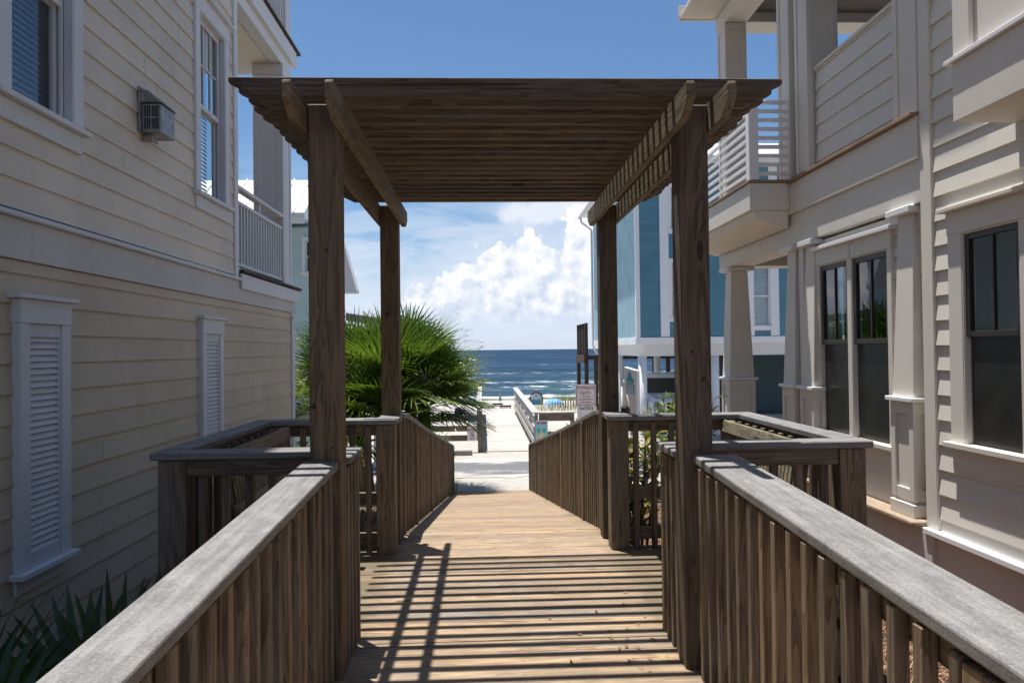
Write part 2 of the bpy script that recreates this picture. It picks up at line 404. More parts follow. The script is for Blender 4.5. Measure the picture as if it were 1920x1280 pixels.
def tag(o, label=None, cat=None, group=None, kind=None):
    if label: o['label'] = label
    if cat: o['category'] = cat
    if group: o['group'] = group
    if kind: o['kind'] = kind
    return o
def thing(name, loc, label, cat, group=None):
    o = bpy.data.objects.new(name, None); COL.objects.link(o); o.location = loc
    o.empty_display_size = 0.2
    return tag(o, label, cat, group)
def bx(name, mat, parent, x0, x1, y0, y1, z0, z1, bevel=0.004):
    return MB().box(x0, x1, y0, y1, z0, z1).build(name, mat, parent, bevel)
def copy_to(src, loc, parent):
    c = src.copy(); COL.objects.link(c); c.parent = parent; c.location = loc
    return c
def text_mesh(name, txt, size, mat, parent, origin, face='-Y', width=None, extrude=0.002, bold=0.0):
    """raised lettering centred on a point, reading towards -Y or towards +/-X"""
    cu = bpy.data.curves.new(name, 'FONT'); cu.body = txt; cu.size = size; cu.extrude = extrude; cu.offset = bold
    cu.align_x = 'CENTER'; cu.align_y = 'CENTER'; cu.resolution_u = 3
    t = bpy.data.objects.new(name, cu); COL.objects.link(t)
    bpy.context.view_layer.update()
    dg = bpy.context.evaluated_depsgraph_get()
    me = bpy.data.meshes.new_from_object(t.evaluated_get(dg))
    bpy.data.objects.remove(t)
    xs = [v.co.x for v in me.vertices]
    k = width / max(max(xs) - min(xs), 1e-6) if width else 1.0
    for v in me.vertices:
        x, y, z = v.co.x * k, v.co.y, v.co.z
        v.co = (x, -z, y)
    me.materials.clear(); me.materials.append(mat)
    o = bpy.data.objects.new(name, me); COL.objects.link(o); o.parent = parent
    w = parent; off = Vector((0, 0, 0))
    while w is not None: off += Vector(w.location); w = w.parent
    o.location = Vector(origin) - off
    return o

# ------------------------------------------------------------------ ground, street, sea
def sm(a, b, t):
    t = max(0.0, min(1.0, (t - a) / (b - a))); return t * t * (3 - 2 * t)
def gz(x, y):
    right = sm(0.9, 1.6, x)
    base = -0.62 + 0.28 * right                       # beside the houses
    far = -1.5
    z = base + (far - base) * sm(9.0, 14.6, y)
    z += (-3.3 + 1.5) * sm(34, 72, y) * 1.0
    if y > 66: z -= (y - 66) * 0.05
    z += 0.02 * noise.noise(Vector((x * 0.7, y * 0.7, 0))) * (1 if y < 14 or y > 22 else 0.3)
    if y > 24:
        z += 0.22 * max(0, noise.noise(Vector((x * 0.12, y * 0.1, 3)))) * sm(24, 34, y) * (1 - sm(58, 70, y)) * sm(1.5, 4, abs(x - 0.7))
    return max(z, -9.0)
def build_ground():
    xs = [-3000, -800, -250, -100, -50, -30, -20] + [-14 + 0.5 * i for i in range(57)] + [17, 20, 25, 30, 50, 100, 250, 800, 3000]
    ys = [-300, -80, -30, -15, -8] + [-5 + 0.5 * i for i in range(44)] + [18, 20, 22] + [24 + 1.5 * i for i in range(44)] + [100, 140, 200, 300]
    mb = MB(); n = len(xs)
    mb.v = [(x, y, gz(x, y)) for y in ys for x in xs]; mb.tint = [0.5] * len(mb.v)
    mb.f = [(j * n + i, j * n + i + 1, (j + 1) * n + i + 1, (j + 1) * n + i) for j in range(len(ys) - 1) for i in range(n - 1)]
    m, nt, p, out = new_mat('ground_sand_and_soil')
    pos = nt.new('ShaderNodeNewGeometry').outputs['Position']
    sep = nt.new('ShaderNodeSeparateXYZ'); nt.l.new(pos, sep.inputs[0])
    n1 = nt.noise(pos, 1.1, 6, 0.6); n2 = nt.noise(pos, 45, 4, 0.7); n3 = nt.noise(nt.scalev(pos, (0.25, 1.2, 1)), 1.0, 4, 0.6)
    sand = nt.mix(nt.sstep(n2, 0.3, 0.7), (0.40, 0.375, 0.335, 1), (0.63, 0.60, 0.55, 1))
    sand = nt.mix(nt.math('MULTIPLY', nt.sstep(n3, 0.5, 0.7), 0.5), sand, (0.46, 0.385, 0.30, 1))
    n4 = nt.noise(nt.scalev(pos, (1.0, 2.2, 1)), 2.6, 5, 0.7)
    sand = nt.mix(nt.math('MULTIPLY', nt.sstep(n4, 0.5, 0.68), 0.28), sand, (0.27, 0.24, 0.205, 1))
    soil = nt.mix(nt.sstep(n2, 0.3, 0.7), (0.07, 0.045, 0.03, 1), (0.20, 0.12, 0.075, 1))
    f = nt.sstep(nt.math('ADD', sep.outputs[1], nt.math('MULTIPLY', n1, 2.5)), 13.0, 14.6)
    c = nt.mix(f, soil, sand)
    wet = nt.sstep(sep.outputs[2], -3.0, -3.5)
    c = nt.mix(nt.math('MULTIPLY', wet, 0.55), c, (0.42, 0.38, 0.28, 1))
    nt.l.new(c, p.inputs['Base Color']); p.inputs['Roughness'].default_value = 0.9
    nt.l.new(nt.bump(nt.math('ADD', n2, nt.math('MULTIPLY', nt.noise(pos, 4.5, 4, 0.65), 3.0)), 0.9, 0.04), p.inputs['Normal'])
    g = mb.build('ground', m, smooth=True, origin=(0, 0, 0))
    tag(g, 'sandy ground sloping from the houses down to the white beach', 'ground', kind='structure')
build_ground()

def build_street():
    m, nt, p, out = new_mat('sandy_asphalt')
    pos = nt.new('ShaderNodeNewGeometry').outputs['Position']
    sep = nt.new('ShaderNodeSeparateXYZ'); nt.l.new(pos, sep.inputs[0])
    n2 = nt.noise(pos, 90, 3, 0.8); n1 = nt.noise(nt.scalev(pos, (0.8, 2.6, 1)), 1.0, 6, 0.72)
    c = nt.mix(nt.sstep(n2, 0.35, 0.7), (0.06, 0.062, 0.067, 1), (0.26, 0.26, 0.263, 1))
    e = nt.math('ABSOLUTE', nt.math('SUBTRACT', sep.outputs[1], 18.2))
    drift = nt.sstep(nt.math('ADD', e, nt.math('MULTIPLY', n1, 3.6)), 2.35, 3.1)
    c = nt.mix(nt.math('MULTIPLY', drift, 1.0), c, (0.50, 0.47, 0.425, 1))
    nt.l.new(c, p.inputs['Base Color']); p.inputs['Roughness'].default_value = 0.9
    nt.l.new(nt.bump(n2, 0.5, 0.01), p.inputs['Normal'])
    mb = MB(); xs = [-200, -20] + [-6 + .35 * i for i in range(40)] + [20, 200]
    vs = []; rnd = random.Random(2)
    for x in xs: vs += [(x, 16.7 + rnd.uniform(-.16, .16), -1.489), (x, 19.55 + rnd.uniform(-.16, .16), -1.489)]
    mb.add(vs, [(2 * i, 2 * i + 2, 2 * i + 3, 2 * i + 1) for i in range(len(xs) - 1)])
    tag(mb.build('street', m, origin=(0, 0, 0)), 'narrow grey asphalt lane with sand drifting over its edges', 'street', kind='structure')
build_street()

def build_sea():
    SEA = -3.5
    ys = [62 + 0.7 * i for i in range(90)]
    y = ys[-1]; st = 0.8
    while y < 60000: y += st; st *= 1.06; ys.append(y)
    xs0 = [-1.0, -0.45, -0.3] + [-0.22 + 0.011 * i for i in range(58)] + [0.5, 0.7, 1.2]
    mb = MB(); n = len(xs0)
    for y in ys:
        for u in xs0:
            x = u * (y + 15)
            amp = 0.22 * sm(64, 84, y) * (1 - 0.6 * sm(140, 600, y))
            ph = y + 3.5 * noise.noise(Vector((x * 0.05, y * 0.02, 1)))
            w = math.sin(ph * 2 * math.pi / 11.5)
            w = (abs(w) ** 0.6) * (1 if w > 0 else -1) * (0.6 + 0.8 * noise.noise(Vector((x * 0.045, y * 0.09, 7))))
            w2 = noise.noise(Vector((x * 0.5, y * 0.4, 2))) + 0.6 * noise.noise(Vector((x * 1.1, y * 0.9, 5)))
            z = SEA + amp * w + 0.16 * amp / 0.22 * w2 if y < 2500 else SEA
            mb.v.append((x, y, z))
    mb.tint = [0.5] * len(mb.v)
    mb.f = [(j * n + i, j * n + i + 1, (j + 1) * n + i + 1, (j + 1) * n + i) for j in range(len(ys) - 1) for i in range(n - 1)]
    m, nt, p, out = new_mat('sea_water')
    pos = nt.new('ShaderNodeNewGeometry').outputs['Position']
    sep = nt.new('ShaderNodeSeparateXYZ'); nt.l.new(pos, sep.inputs[0])
    Yc = sep.outputs[1]
    near = nt.sstep(Yc, 240, 66)
    nA = nt.noise(nt.scalev(pos, (0.045, 0.14, 0)), 1.0, 7, 0.68, 0.6)
    nB = nt.noise(nt.scalev(pos, (0.010, 0.034, 0)), 1.0, 8, 0.74, 0.5)
    nC = nt.noise(nt.scalev(pos, (0.30, 0.8, 0)), 1.0, 5, 0.7)
    c = nt.mix(nt.sstep(nB, 0.35, 0.65), (0.016, 0.036, 0.072, 1), (0.042, 0.078, 0.130, 1))
    c = nt.mix(nt.math('MULTIPLY', near, nt.sstep(nA, 0.44, 0.58)), c, (0.055, 0.105, 0.125, 1))
    edge = nt.sstep(Yc, 80, 70)
    c = nt.mix(nt.math('MULTIPLY', edge, 0.6), c, (0.24, 0.24, 0.18, 1))
    # foam: whitecaps far out, breaking lines near the shore
    cap = nt.math('MULTIPLY', nt.sstep(nA, 0.635, 0.69), nt.sstep(nC, 0.45, 0.60))
    capB = nt.math('MULTIPLY', nt.sstep(nB, 0.63, 0.70), nt.sstep(nt.noise(nt.scalev(pos, (0.06, 0.25, 0)), 1.0, 4, 0.6), 0.48, 0.6))
    def line(y0, w, thr):
        q = nt.math('ADD', Yc, nt.math('MULTIPLY', nt.math('SUBTRACT', nt.noise(nt.scalev(pos, (0.07, 0.02, 0)), 1.0, 4, 0.6), 0.5), w * 3.0))
        dd = nt.math('ABSOLUTE', nt.math('SUBTRACT', q, y0))
        return nt.math('MULTIPLY', nt.sstep(dd, w, w * 0.2), nt.sstep(nC, thr, thr + 0.16))
    foam = nt.math('MAXIMUM', nt.math('MAXIMUM', cap, capB), nt.math('MAXIMUM', line(76, 4.2, 0.36), nt.math('MAXIMUM', line(108, 5.5, 0.44), line(92, 2.5, 0.50))))
    foam = nt.math('MAXIMUM', foam, nt.math('MULTIPLY', line(150, 7, 0.52), 0.8))
    c = nt.mix(foam, c, (0.80, 0.83, 0.84, 1))
    nt.l.new(c, p.inputs['Base Color'])
    nt.l.new(nt.math('ADD', 0.22, nt.math('MULTIPLY', foam, 0.5)), p.inputs['Roughness'])
    hh = nt.math('ADD', nt.noise(nt.scalev(pos, (0.8, 1.6, 0)), 1.0, 5, 0.65), nt.math('MULTIPLY', nt.noise(nt.scalev(pos, (0.12, 0.3, 0)), 1.0, 4, 0.6), 3.0))
    nt.l.new(nt.bump(hh, 0.75, 0.35), p.inputs['Normal'])
    p.inputs['IOR'].default_value = 1.33; p.inputs['Specular IOR Level'].default_value = 0.0
    tag(mb.build('sea', m, smooth=True, origin=(0, 0, 0)), 'blue choppy sea with whitecaps and a line of breaking surf', 'sea', kind='structure')
build_sea()

# ------------------------------------------------------------------ walkway
def up_z(y): return -0.05 * max(0.0, 3.2 - y)                        # near ramp rising to the platform
def dn_z(y): return -0.161 * max(0.0, y - 5.9) if y > 5.9 else 0.0   # far ramp falling to the street
def deck_z(y): return up_z(y) if y < 3.2 else dn_z(y)
def build_walkway():
    mb = MB(); y = -2.0; rnd = random.Random(5)
    while y < 15.25:
        y1 = y + 0.137
        xa, xb = (-0.672, 0.970) if y < 3.2 else (-0.72, 1.05)
        if 3.70 < y < 5.28: xa, xb = -1.56, 1.92
        elif y > 5.5: xa, xb = -0.70, 0.99
        segs = [(xa, xb)]
        for (a, b) in segs:
            d = rnd.uniform(-0.0015, 0.0015)
            z0, z1 = deck_z(y) + d, deck_z(y1) + d
            e = rnd.uniform(-0.008, 0.008)
            mb.hexa([(a + e, y, z0 - .034), (b + e, y, z0 - .034), (b + e, y1, z1 - .034), (a + e, y1, z1 - .034)],
                    [(a + e, y, z0), (b + e, y, z0), (b + e, y1, z1), (a + e, y1, z1)])
        y += 0.1425
    o = mb.build('walkway', M['deck'], bevel=0.003)
    tag(o, 'boardwalk of worn tan cross planks running under the pergola and down to the street', 'walkway', kind='structure')
    j = MB()
    for x in (-0.66, 0.15, 0.93):
        for (a, b) in ((-2.0, 3.2), (3.2, 5.9), (5.9, 15.2)):
            za, zb = deck_z(a + 1e-6) - .036, deck_z(b - 1e-6) - .036
            j.hexa([(x, a, za - .2), (x + .05, a, za - .2), (x + .05, b, zb - .2), (x, b, zb - .2)], [(x, a, za), (x + .05, a, za), (x + .05, b, zb), (x, b, zb)])
    for x in (-1.5, 1.82): j.box(x, x + .05, 3.7, 5.35, -.24, -.036)
    j.build('joist', M['railY'], o)
    pm = MB()
    for x in (-0.66, 0.93):
        for yy in (-1.5, 0.5, 2.5, 7.5, 9.5): pm.box(x + 0.06 if x < 0 else x - .1, x + .16 if x < 0 else x, yy, yy + .1, -1.6, deck_z(yy) - .04)
    pm.build('support_post', M['railZ'], o)
build_walkway()

# ------------------------------------------------------------------ pergola
SL_Z0, SL_Z1 = 2.655, 2.744
def build_pergola():
    t = thing('pergola', (0.14, 4.4, 0), 'brown timber pergola with close set slats over the walkway', 'pergola')
    posts = [(-0.80, 3.30), (0.93, 3.30), (-0.80, 5.60), (0.93, 5.60)]
    for (x, y) in posts:
        p_ = bx('post', M['woodZ'], t, x, x + .14, y, y + .14, -0.9, 2.645, 0.006)
        for (hx, hz, hr) in {(-0.80, 3.30): ((-.716, 1.97, .008), (-.779, 1.25, .011), (-.70, 1.06, .006)), (0.93, 3.30): ((.977, 1.48, .008), (1.03, 1.35, .010)),
                             (-0.80, 5.60): ((-.752, 1.79, .014), (-.735, 1.43, .010)), (0.93, 5.60): ((1.035, 1.12, .013),)}[(x, y)]:
            MB().prism([(hx + hr * math.cos(a) * (1 + .3 * math.sin(2 * a)), hz + 1.3 * hr * math.sin(a)) for a in [i * .5236 for i in range(12)]], 'Y', y - .0015, y + .004).build('knot_hole', M['black'], p_)
    prof = [(3.02, 2.64), (3.02, 2.575), (3.12, 2.515), (5.85, 2.515), (5.95, 2.575), (5.95, 2.64), (5.945, 2.654), (3.025, 2.654)]
    for x0 in (-0.839, -0.659, 0.891, 1.071):
        MB().prism(prof, 'X', x0, x0 + 0.038).build('beam', M['beamY'], t, 0.004)
    n = 19; rnd = random.Random(3)
    for k in range(n):
        y = 3.235 + k * (5.555 - 0.038 - 3.235) / (n - 1)
        e = rnd.uniform(-.012, .012)
        poly = [(-1.13 + e, SL_Z1), (-1.13 + e, SL_Z1 - .024), (-0.995 + e, SL_Z0 + 0.001), (1.275 + e, SL_Z0 + 0.001), (1.41 + e, SL_Z1 - .024), (1.41 + e, SL_Z1)]
        MB().prism(poly, 'Y', y + rnd.uniform(-.004, .004), y + .041).build('slat', M['woodX'], t, 0.003)
build_pergola()

# ------------------------------------------------------------------ railings
RG = 'weathered wooden railings of the walkway'
def slope_bar(x0, x1, ya, yb, zf, lo, hi):
    za, zb = zf(ya), zf(yb)
    return MB().hexa([(x0, ya, za + lo), (x1, ya, za + lo), (x1, yb, zb + lo), (x0, yb, zb + lo)], [(x0, ya, za + hi), (x1, ya, za + hi), (x1, yb, zb + hi), (x0, yb, zb + hi)])
def near_rail(side):
    if side < 0:
        t = thing('railing', (-0.75, 1.0, 0), 'sloping wooden railing with a broad grey cap at the left of the foreground', 'railing', RG)
        cx0, cx1 = -0.83, -0.668; b0, b1 = -0.713, -0.675; r0, r1 = -0.753, -0.715; p0, p1 = -0.86, -0.77
    else:
        t = thing('railing', (1.1, 1.0, 0), 'sloping wooden railing with a broad grey cap at the right of the foreground', 'railing', RG)
        cx0, cx1 = 0.972, 1.180; b0, b1 = 0.974, 1.012; r0, r1 = 1.014, 1.052; p0, p1 = 1.10, 1.19
    ztop = lambda y: 1.0 - 0.05 * (3.3 - y)
    Y0, Y1 = -1.2, 3.292
    slope_bar(cx0, cx1, Y0, Y1, ztop, -.038, 0).build('handrail', M['capY'], t, 0.007, seg=2)
    slope_bar(r0, r1, Y0, Y1, ztop, -.128, -.041).build('top_rail', M['railY'], t, 0.003)
    slope_bar(r0, r1, Y0, Y1, ztop, -.98, -.85).build('bottom_rail', M['railY'], t, 0.003)
    y = -1.1; rnd = random.Random(side + 5); src = None
    while y < 3.24:
        if side < 0 or not (1.27 < y < 1.44):
            e = rnd.uniform(-.004, .004)
            zt, zb = ztop(y) - .042 - rnd.uniform(0, .008), ztop(y) - 1.10
            MB().box(b0 + e, b1 + e, y, y + .038, zb, zt).build('baluster', M['railZ'], t, 0.003)
        y += 0.1155
    for yy in (-0.6, 1.30):
        pz = ztop(yy) - .041
        if side > 0: bx('post', M['railZ'], t, 0.978, 1.010, yy, yy + .14, pz - 1.25, pz - .012)
        else: bx('post', M['railZ'], t, p0, p1, yy, yy + .09, pz - 1.4, pz)
near_rail(-1); near_rail(1)

def bay_rail(side):
    """the three-sided railing of a bench recess beside the platform"""
    if side < 0:
        X = lambda a: a; t = thing('railing', (-1.2, 4.5, 0), 'dark three sided railing round the bench recess by the cream house', 'railing', RG)
        xi, xo = -0.66, -1.69
    else:
        X = lambda a: 0.28 - a - 0.005; t = thing('railing', (1.5, 4.5, 0), 'three sided railing round the bench recess by the greige house', 'railing', RG)
        xi, xo = 0.94, 2.045
    s = side
    zc = 1.0
    cap = lambda x0, x1, y0, y1, ax: bx('handrail', M['cap' + ax], t, x0, x1, y0, y1, zc - .038, zc, 0.006)
    # caps: short return behind the pergola post, near run, outer run, far run
    cap(xi + s * .155, xi - s * .02, 3.446, 3.655, 'Y')
    cap(xi - s * .02, xo, 3.66, 3.80, 'X')
    cap(xo - s * .14, xo, 3.805, 5.255, 'Y')
    cap(xi - s * .02, xo, 5.26, 5.415, 'X')
    # rails
    rail = lambda x0, x1, y0, y1, ax, z0, z1, nm: bx(nm, M['rail' + ax], t, x0, x1, y0, y1, z0, z1, 0.003)
    xo_in = xo - s * .03                                     # outer face of posts
    for (z0, z1, nm) in ((.873, .959, 'top_rail'), (.36, .448, 'middle_rail'), (.06, .148, 'bottom_rail')):
        rail(xi + s * .14, xo_in - s * .142, 3.70, 3.738, 'X', z0, z1, nm)
        rail(xo_in - s * .05, xo_in - s * .088, 3.83, 5.28, 'Y', z0, z1, nm)
        rail(xi + s * .145, xo_in - s * .142, 5.35, 5.388, 'X', z0, z1, nm)
    # posts
    for (x, y) in ((xo_in, 3.685), (xo_in, 5.275)):
        bx('post', M['railZ'], t, x, x - s * .14, y, y + .14, -1.0, .960, 0.006)
    bx('newel_post', M['railZ'], t, xi, xi + s * .14, 5.285, 5.425, -0.6, .960, 0.006)
    bal = lambda x0, x1, y0, y1: bx('baluster', M['railZ'], t, x0, x1, y0, y1, -.06, .945, 0.003)
    n = 6
    for k in range(n):
        x = xi + s * (.20 + k * (abs(xo_in - xi) - .40) / (n - 1))
        bal(x - .02, x + .02, 3.740, 3.778)
        bal(x - .02, x + .02, 5.310, 5.348)
    for k in range(10):
        y = 3.90 + k * .1445
        bal(xo_in - s * .090, xo_in - s * .128, y, y + .038)
    for k in range(4):                                        # balusters of the short return
        y = 3.462 + k * .092
        bal(xi - s * .002, xi + s * .036, y, y + .04)
    bx('top_rail', M['railY'], t, xi + s * .04, xi + s * .078, 3.446, 3.655, .873, .958, .003)
bay_rail(-1); bay_rail(1)

def ramp_rail(side):
    xi = -0.655 if side < 0 else 0.952
    s = side
    t = thing('railing', (xi, 9.5, -0.6), 'long railing falling with the ramp on its %s' % ('palm side' if s < 0 else 'teal house side'), 'railing', RG)
    zt = lambda y: 1.0 - 0.161 * max(0, y - 5.9) - 0.02 * sm(6, 8, y)
    A, B = 5.43, 15.2
    # cap in short lengths that follow the bend
    ys = [A, 5.595] ; 
    MB().hexa([(xi - s * .02, A, .962), (xi + s * .15, A, .962), (xi + s * .15, 5.595, .962), (xi - s * .02, 5.595, .962)], [(xi - s * .02, A, 1.0), (xi + s * .15, A, 1.0), (xi + s * .15, 5.595, 1.0), (xi - s * .02, 5.595, 1.0)]).build('handrail', M['capY'], t, .005)
    pts = [5.745, 6.1, 8.2, 10.4, 12.8, B]
    x0, x1 = (xi - s * .012, xi + s * .10)
    for a, b in zip(pts[:-1], pts[1:]):
        slope_bar(min(x0, x1), max(x0, x1), a, b - .004, zt, -.036, 0).build('handrail', M['capY'], t, .004)
        slope_bar(min(xi + s * .04, xi + s * .078), max(xi + s * .04, xi + s * .078), a, b - .003, zt, -.17, -.04).build('top_rail', M['railY'], t, .003)
        slope_bar(min(xi + s * .04, xi + s * .078), max(xi + s * .04, xi + s * .078), a, b - .003, zt, -.98, -.86).build('bottom_rail', M['railY'], t, .003)
    y = 5.765; rnd = random.Random(9 + s); pk = [6.85, 8.75, 10.9, 13.1]; k = 0
    while y < B - .04:
        w = 0.038
        if any(abs(y - q) < .07 for q in pk):
            y += .115; continue
        xo = xi + rnd.uniform(-.003, .003)
        MB().box(xo, xo + s * .038, y, y + w, deck_z(y) - .09, zt(y) - .039).build('baluster', M['railZ'], t, .003)
        y += .115
    for q in pk + [B - .1]:
        bx('post', M['railZ'], t, xi - s * .016, xi + s * .036, q - .045, q + .045, deck_z(q) - .5, zt(q + .05) - .039, .004)
ramp_rail(-1); ramp_rail(1)

def bench(side):
    s = side
    label = 'slatted wooden bench in the shade of the cream house' if s < 0 else 'mossy slatted wooden bench in the sun beside the greige house'
    xb = -1.40 if s < 0 else 1.755
    t = thing('bench', (xb, 4.5, 0), label, 'bench', 'benches built into the walkway recesses')
    y0, y1 = 3.86, 5.10
    def bk(y, z): return xb - s * (0.16 * (0.97 - z) ** 1.0)        # reclined back line
    mb = MB(); n = 22
    for k in range(n):
        y = y0 + .09 + k * (y1 - y0 - .22) / (n - 1)
        zs = [.47, .62, .78, .925]
        for a, b in zip(zs[:-1], zs[1:]):
            mb.hexa([(bk(y, a), y, a), (bk(y, a) + s * .018, y, a), (bk(y, a) + s * .018, y + .036, a), (bk(y, a), y + .036, a)],
                    [(bk(y, b), y, b), (bk(y, b) + s * .018, y, b), (bk(y, b) + s * .018, y + .036, b), (bk(y, b), y + .036, b)])
    mb.build('back_slats', M['benchZ'], t)
    for z in (.89, .60):
        MB().hexa([(bk(0, z) - s * .022, y0, z), (bk(0, z) - s * .001, y0, z), (bk(0, z) - s * .001, y1, z), (bk(0, z) - s * .022, y1, z)],
                  [(bk(0, z + .085) - s * .022, y0, z + .085), (bk(0, z + .085) - s * .001, y0, z + .085), (bk(0, z + .085) - s * .001, y1, z + .085), (bk(0, z + .085) - s * .022, y1, z + .085)]).build('back_rail', M['benchY'], t, .006)
    for y in (y0, y1 - .07):
        MB().hexa([(bk(0, .0) - s * -.02, y, 0.0), (bk(0, .0) + s * .07, y, 0.0), (bk(0, .0) + s * .07, y + .07, 0.0), (bk(0, .0) - s * -.02, y + .07, 0.0)],
                  [(bk(0, .97) + s * .0, y, .97), (bk(0, .97) + s * .05, y, .97), (bk(0, .97) + s * .05, y + .07, .97), (bk(0, .97) + s * .0, y + .07, .97)]).build('leg', M['benchZ'], t, .006)
        xf = xb - s * .46
        bx('leg', M['benchZ'], t, xf, xf + s * .07, y, y + .07, 0, .44)
        bx('armrest', M['benchX'], t, xf - s * .02, xb - s * .09, y - .006, y + .078, .62, .65)
        bx('arm_support', M['benchZ'], t, xf + s * .002, xf + s * .06, y + .01, y + .06, .442, .618)
    st = MB()
    for k in range(5):
        xa = xb - s * (.15 + k * .062)
        st.box(xa, xa - s * .054, y0 + .072, y1 - .072, .405, .43)
    st.build('seat', M['benchY'], t, .003)
bench(-1); bench(1)

# ------------------------------------------------------------------ house building kit
class Wall:
    """a wall plane: axis it faces along, position, +1/-1 outward; u runs along the wall, d outwards"""
    def __init__(s, axis, pos, out): s.a = axis; s.p = pos; s.o = out
    def P(s, u, d, z):
        return (s.p + s.o * d, u, z) if s.a == 'X' else (u, s.p + s.o * d, z)
    def box(s, mb, u0, u1, d0, d1, z0, z1):
        a = s.P(u0, d0, z0); b = s.P(u1, d1, z1)
        return mb.box(a[0], b[0], a[1], b[1], z0, z1)
    def part(s, name, mat, parent, u0, u1, d0, d1, z0, z1, bevel=0.003):
        return s.box(MB(), u0, u1, d0, d1, z0, z1).build(name, mat, parent, bevel)
    def siding(s, u0, u1, z0, z1, zref, holes=(), expo=0.185, lap=0.013, joints=3.7, seed=1, mb=None):
        mb = mb or MB(); rnd = random.Random(seed)
        k = math.floor((z0 - zref) / expo)
        while zref + k * expo < z1:
            zb = zref + k * expo; a, b = max(zb, z0), min(zb + expo, z1); k += 1
            if b - a < 0.004: continue
            cuts = [u0]; u = u0 + rnd.uniform(.5, joints)
            while u < u1 - .4: cuts.append(u); u += rnd.uniform(joints * .7, joints)
            cuts.append(u1)
            off = {}
            zs = sorted({a, b, *[h[2] for h in holes if a < h[2] < b], *[h[3] for h in holes if a < h[3] < b]})
            for za, zc in zip(zs[:-1], zs[1:]):
                zm = (za + zc) / 2
                ivs = [(p + .0022, q - .0022) for p, q in zip(cuts[:-1], cuts[1:])]
                for h in holes:
                    if h[2] < zm < h[3]:
                        nv = []
                        for p, q in ivs:
                            if q <= h[0] or p >= h[1]: nv.append((p, q)); continue
                            if p < h[0]: nv.append((p, h[0]))
                            if q > h[1]: nv.append((h[1], q))
                        ivs = nv
                D = lambda z: lap * (1 - (z - zb) / expo) + .001
                for p, q in ivs:
                    e = e2 = 0.0035 * math.sin(7.3 * k + 1.9 * joints) ** 2; G_ = lambda z: 1 - (z - zb) / expo
                    vs = [s.P(p, D(za) + e * G_(za), za), s.P(q, D(za) + e2 * G_(za), za), s.P(q, D(zc) + e2 * G_(zc), zc), s.P(p, D(zc) + e * G_(zc), zc)]
                    fs = [(0, 1, 2, 3)]
                    if abs(za - zb) < 1e-6:
                        vs += [s.P(p, -.004, za), s.P(q, -.004, za)]; fs.append((0, 4, 5, 1))
                    mb.add(vs, fs)
        return mb
    def window(s, parent, u0, u1, z0, z1, cas=.11, head=.17, recess=.09, meet=None, trim='trim', sash='trim', mun=(1, 1),
               blind=None, screen=False, apron=.13, name='window', cap=True, fw=.045, sidecas=(True, True), low_mun=(1, 1)):
        f = MB(); t0 = .016; t1 = .036
        if sidecas[0]: s.box(f, u0 - cas, u0, -.01, t1, z0, z1)
        if sidecas[1]: s.box(f, u1, u1 + cas, -.01, t1, z0, z1)
        a, b = u0 - (cas if sidecas[0] else 0), u1 + (cas if sidecas[1] else 0)
        s.box(f, a - .004, b + .004, -.01, t1 + .004, z1, z1 + head)
        s.box(f, a + .008, b - .008, -.01, t1 - .004, z0 - .04 - apron, z0 - .04)
        for (p, q) in ((u0, u0 + .012), (u1 - .012, u1)): s.box(f, p, q, -recess - .03, t1 - .004, z0 + .001, z1 - .001)
        s.box(f, u0 + .0125, u1 - .0125, -recess - .03, t1 - .004, z1 - .013, z1 - .001)
        if recess > .06:                                     # stepped jamb tracks
            for q in (.012, .028): s.box(f, u1 - .013 - q, u1 - .0125, -recess + .048, -.02 - q * 1.1, z0 + .001, z1 - .014)
            for q in (.012, .028): s.box(f, u0 + .0125, u0 + .013 + q, -recess + .048, -.02 - q * 1.1, z0 + .001, z1 - .014)
        w = f.build(name, M[trim], parent, .003)
        s.part('sill', M[trim], w, a - .03, b + .03, -recess - .03, t1 + .045, z0 - .038, z0 - .001)
        if cap: s.part('drip_cap', M[trim], w, a - .045, b + .045, -.01, t1 + .055, z1 + head + .001, z1 + head + .030)
        if meet is None: meet = (z0 + z1) / 2
        def pane(za, zb, d, mu, nm):
            sm_ = MB(); L, Rr = u0 + .0135, u1 - .0135
            s.box(sm_, L, L + fw, d, d + .035, za, zb); s.box(sm_, Rr - fw, Rr, d, d + .035, za, zb)
            s.box(sm_, L + fw, Rr - fw, d + .001, d + .034, za, za + fw); s.box(sm_, L + fw, Rr - fw, d + .001, d + .034, zb - fw, zb)
            for i in range(1, mu[0]):
                c = L + fw + (Rr - L - 2 * fw) * i / mu[0]; s.box(sm_, c - .009, c + .009, d + .006, d + .028, za + fw, zb - fw)
            for i in range(1, mu[1]):
                c = za + fw + (zb - za - 2 * fw) * i / mu[1]; s.box(sm_, L + fw, Rr - fw, d + .007, d + .027, c - .009, c + .009)
            sm_.build('sash', M[sash], w, .002)
            g = MB(); v = [s.P(L + fw, d + .015, za + fw), s.P(Rr - fw, d + .015, za + fw), s.P(Rr - fw, d + .015, zb - fw), s.P(L + fw, d + .015, zb - fw)]
            g.add(v, [(0, 1, 2, 3)]).build('glass_pane', M['glass'], w)
        pane(meet - .02, z1 - .014, -recess + .012, mun, 'upper')
        pane(z0, meet + .02, -recess - .026, low_mun, 'lower')
        if screen:
            g = MB(); v = [s.P(u0 + .03, -recess + .022, z0 + .01), s.P(u1 - .03, -recess + .022, z0 + .01), s.P(u1 - .03, -recess + .022, meet - .02), s.P(u0 + .03, -recess + .022, meet - .02)]
            g.add(v, [(0, 1, 2, 3)]).build('insect_screen', M['screen'], w)
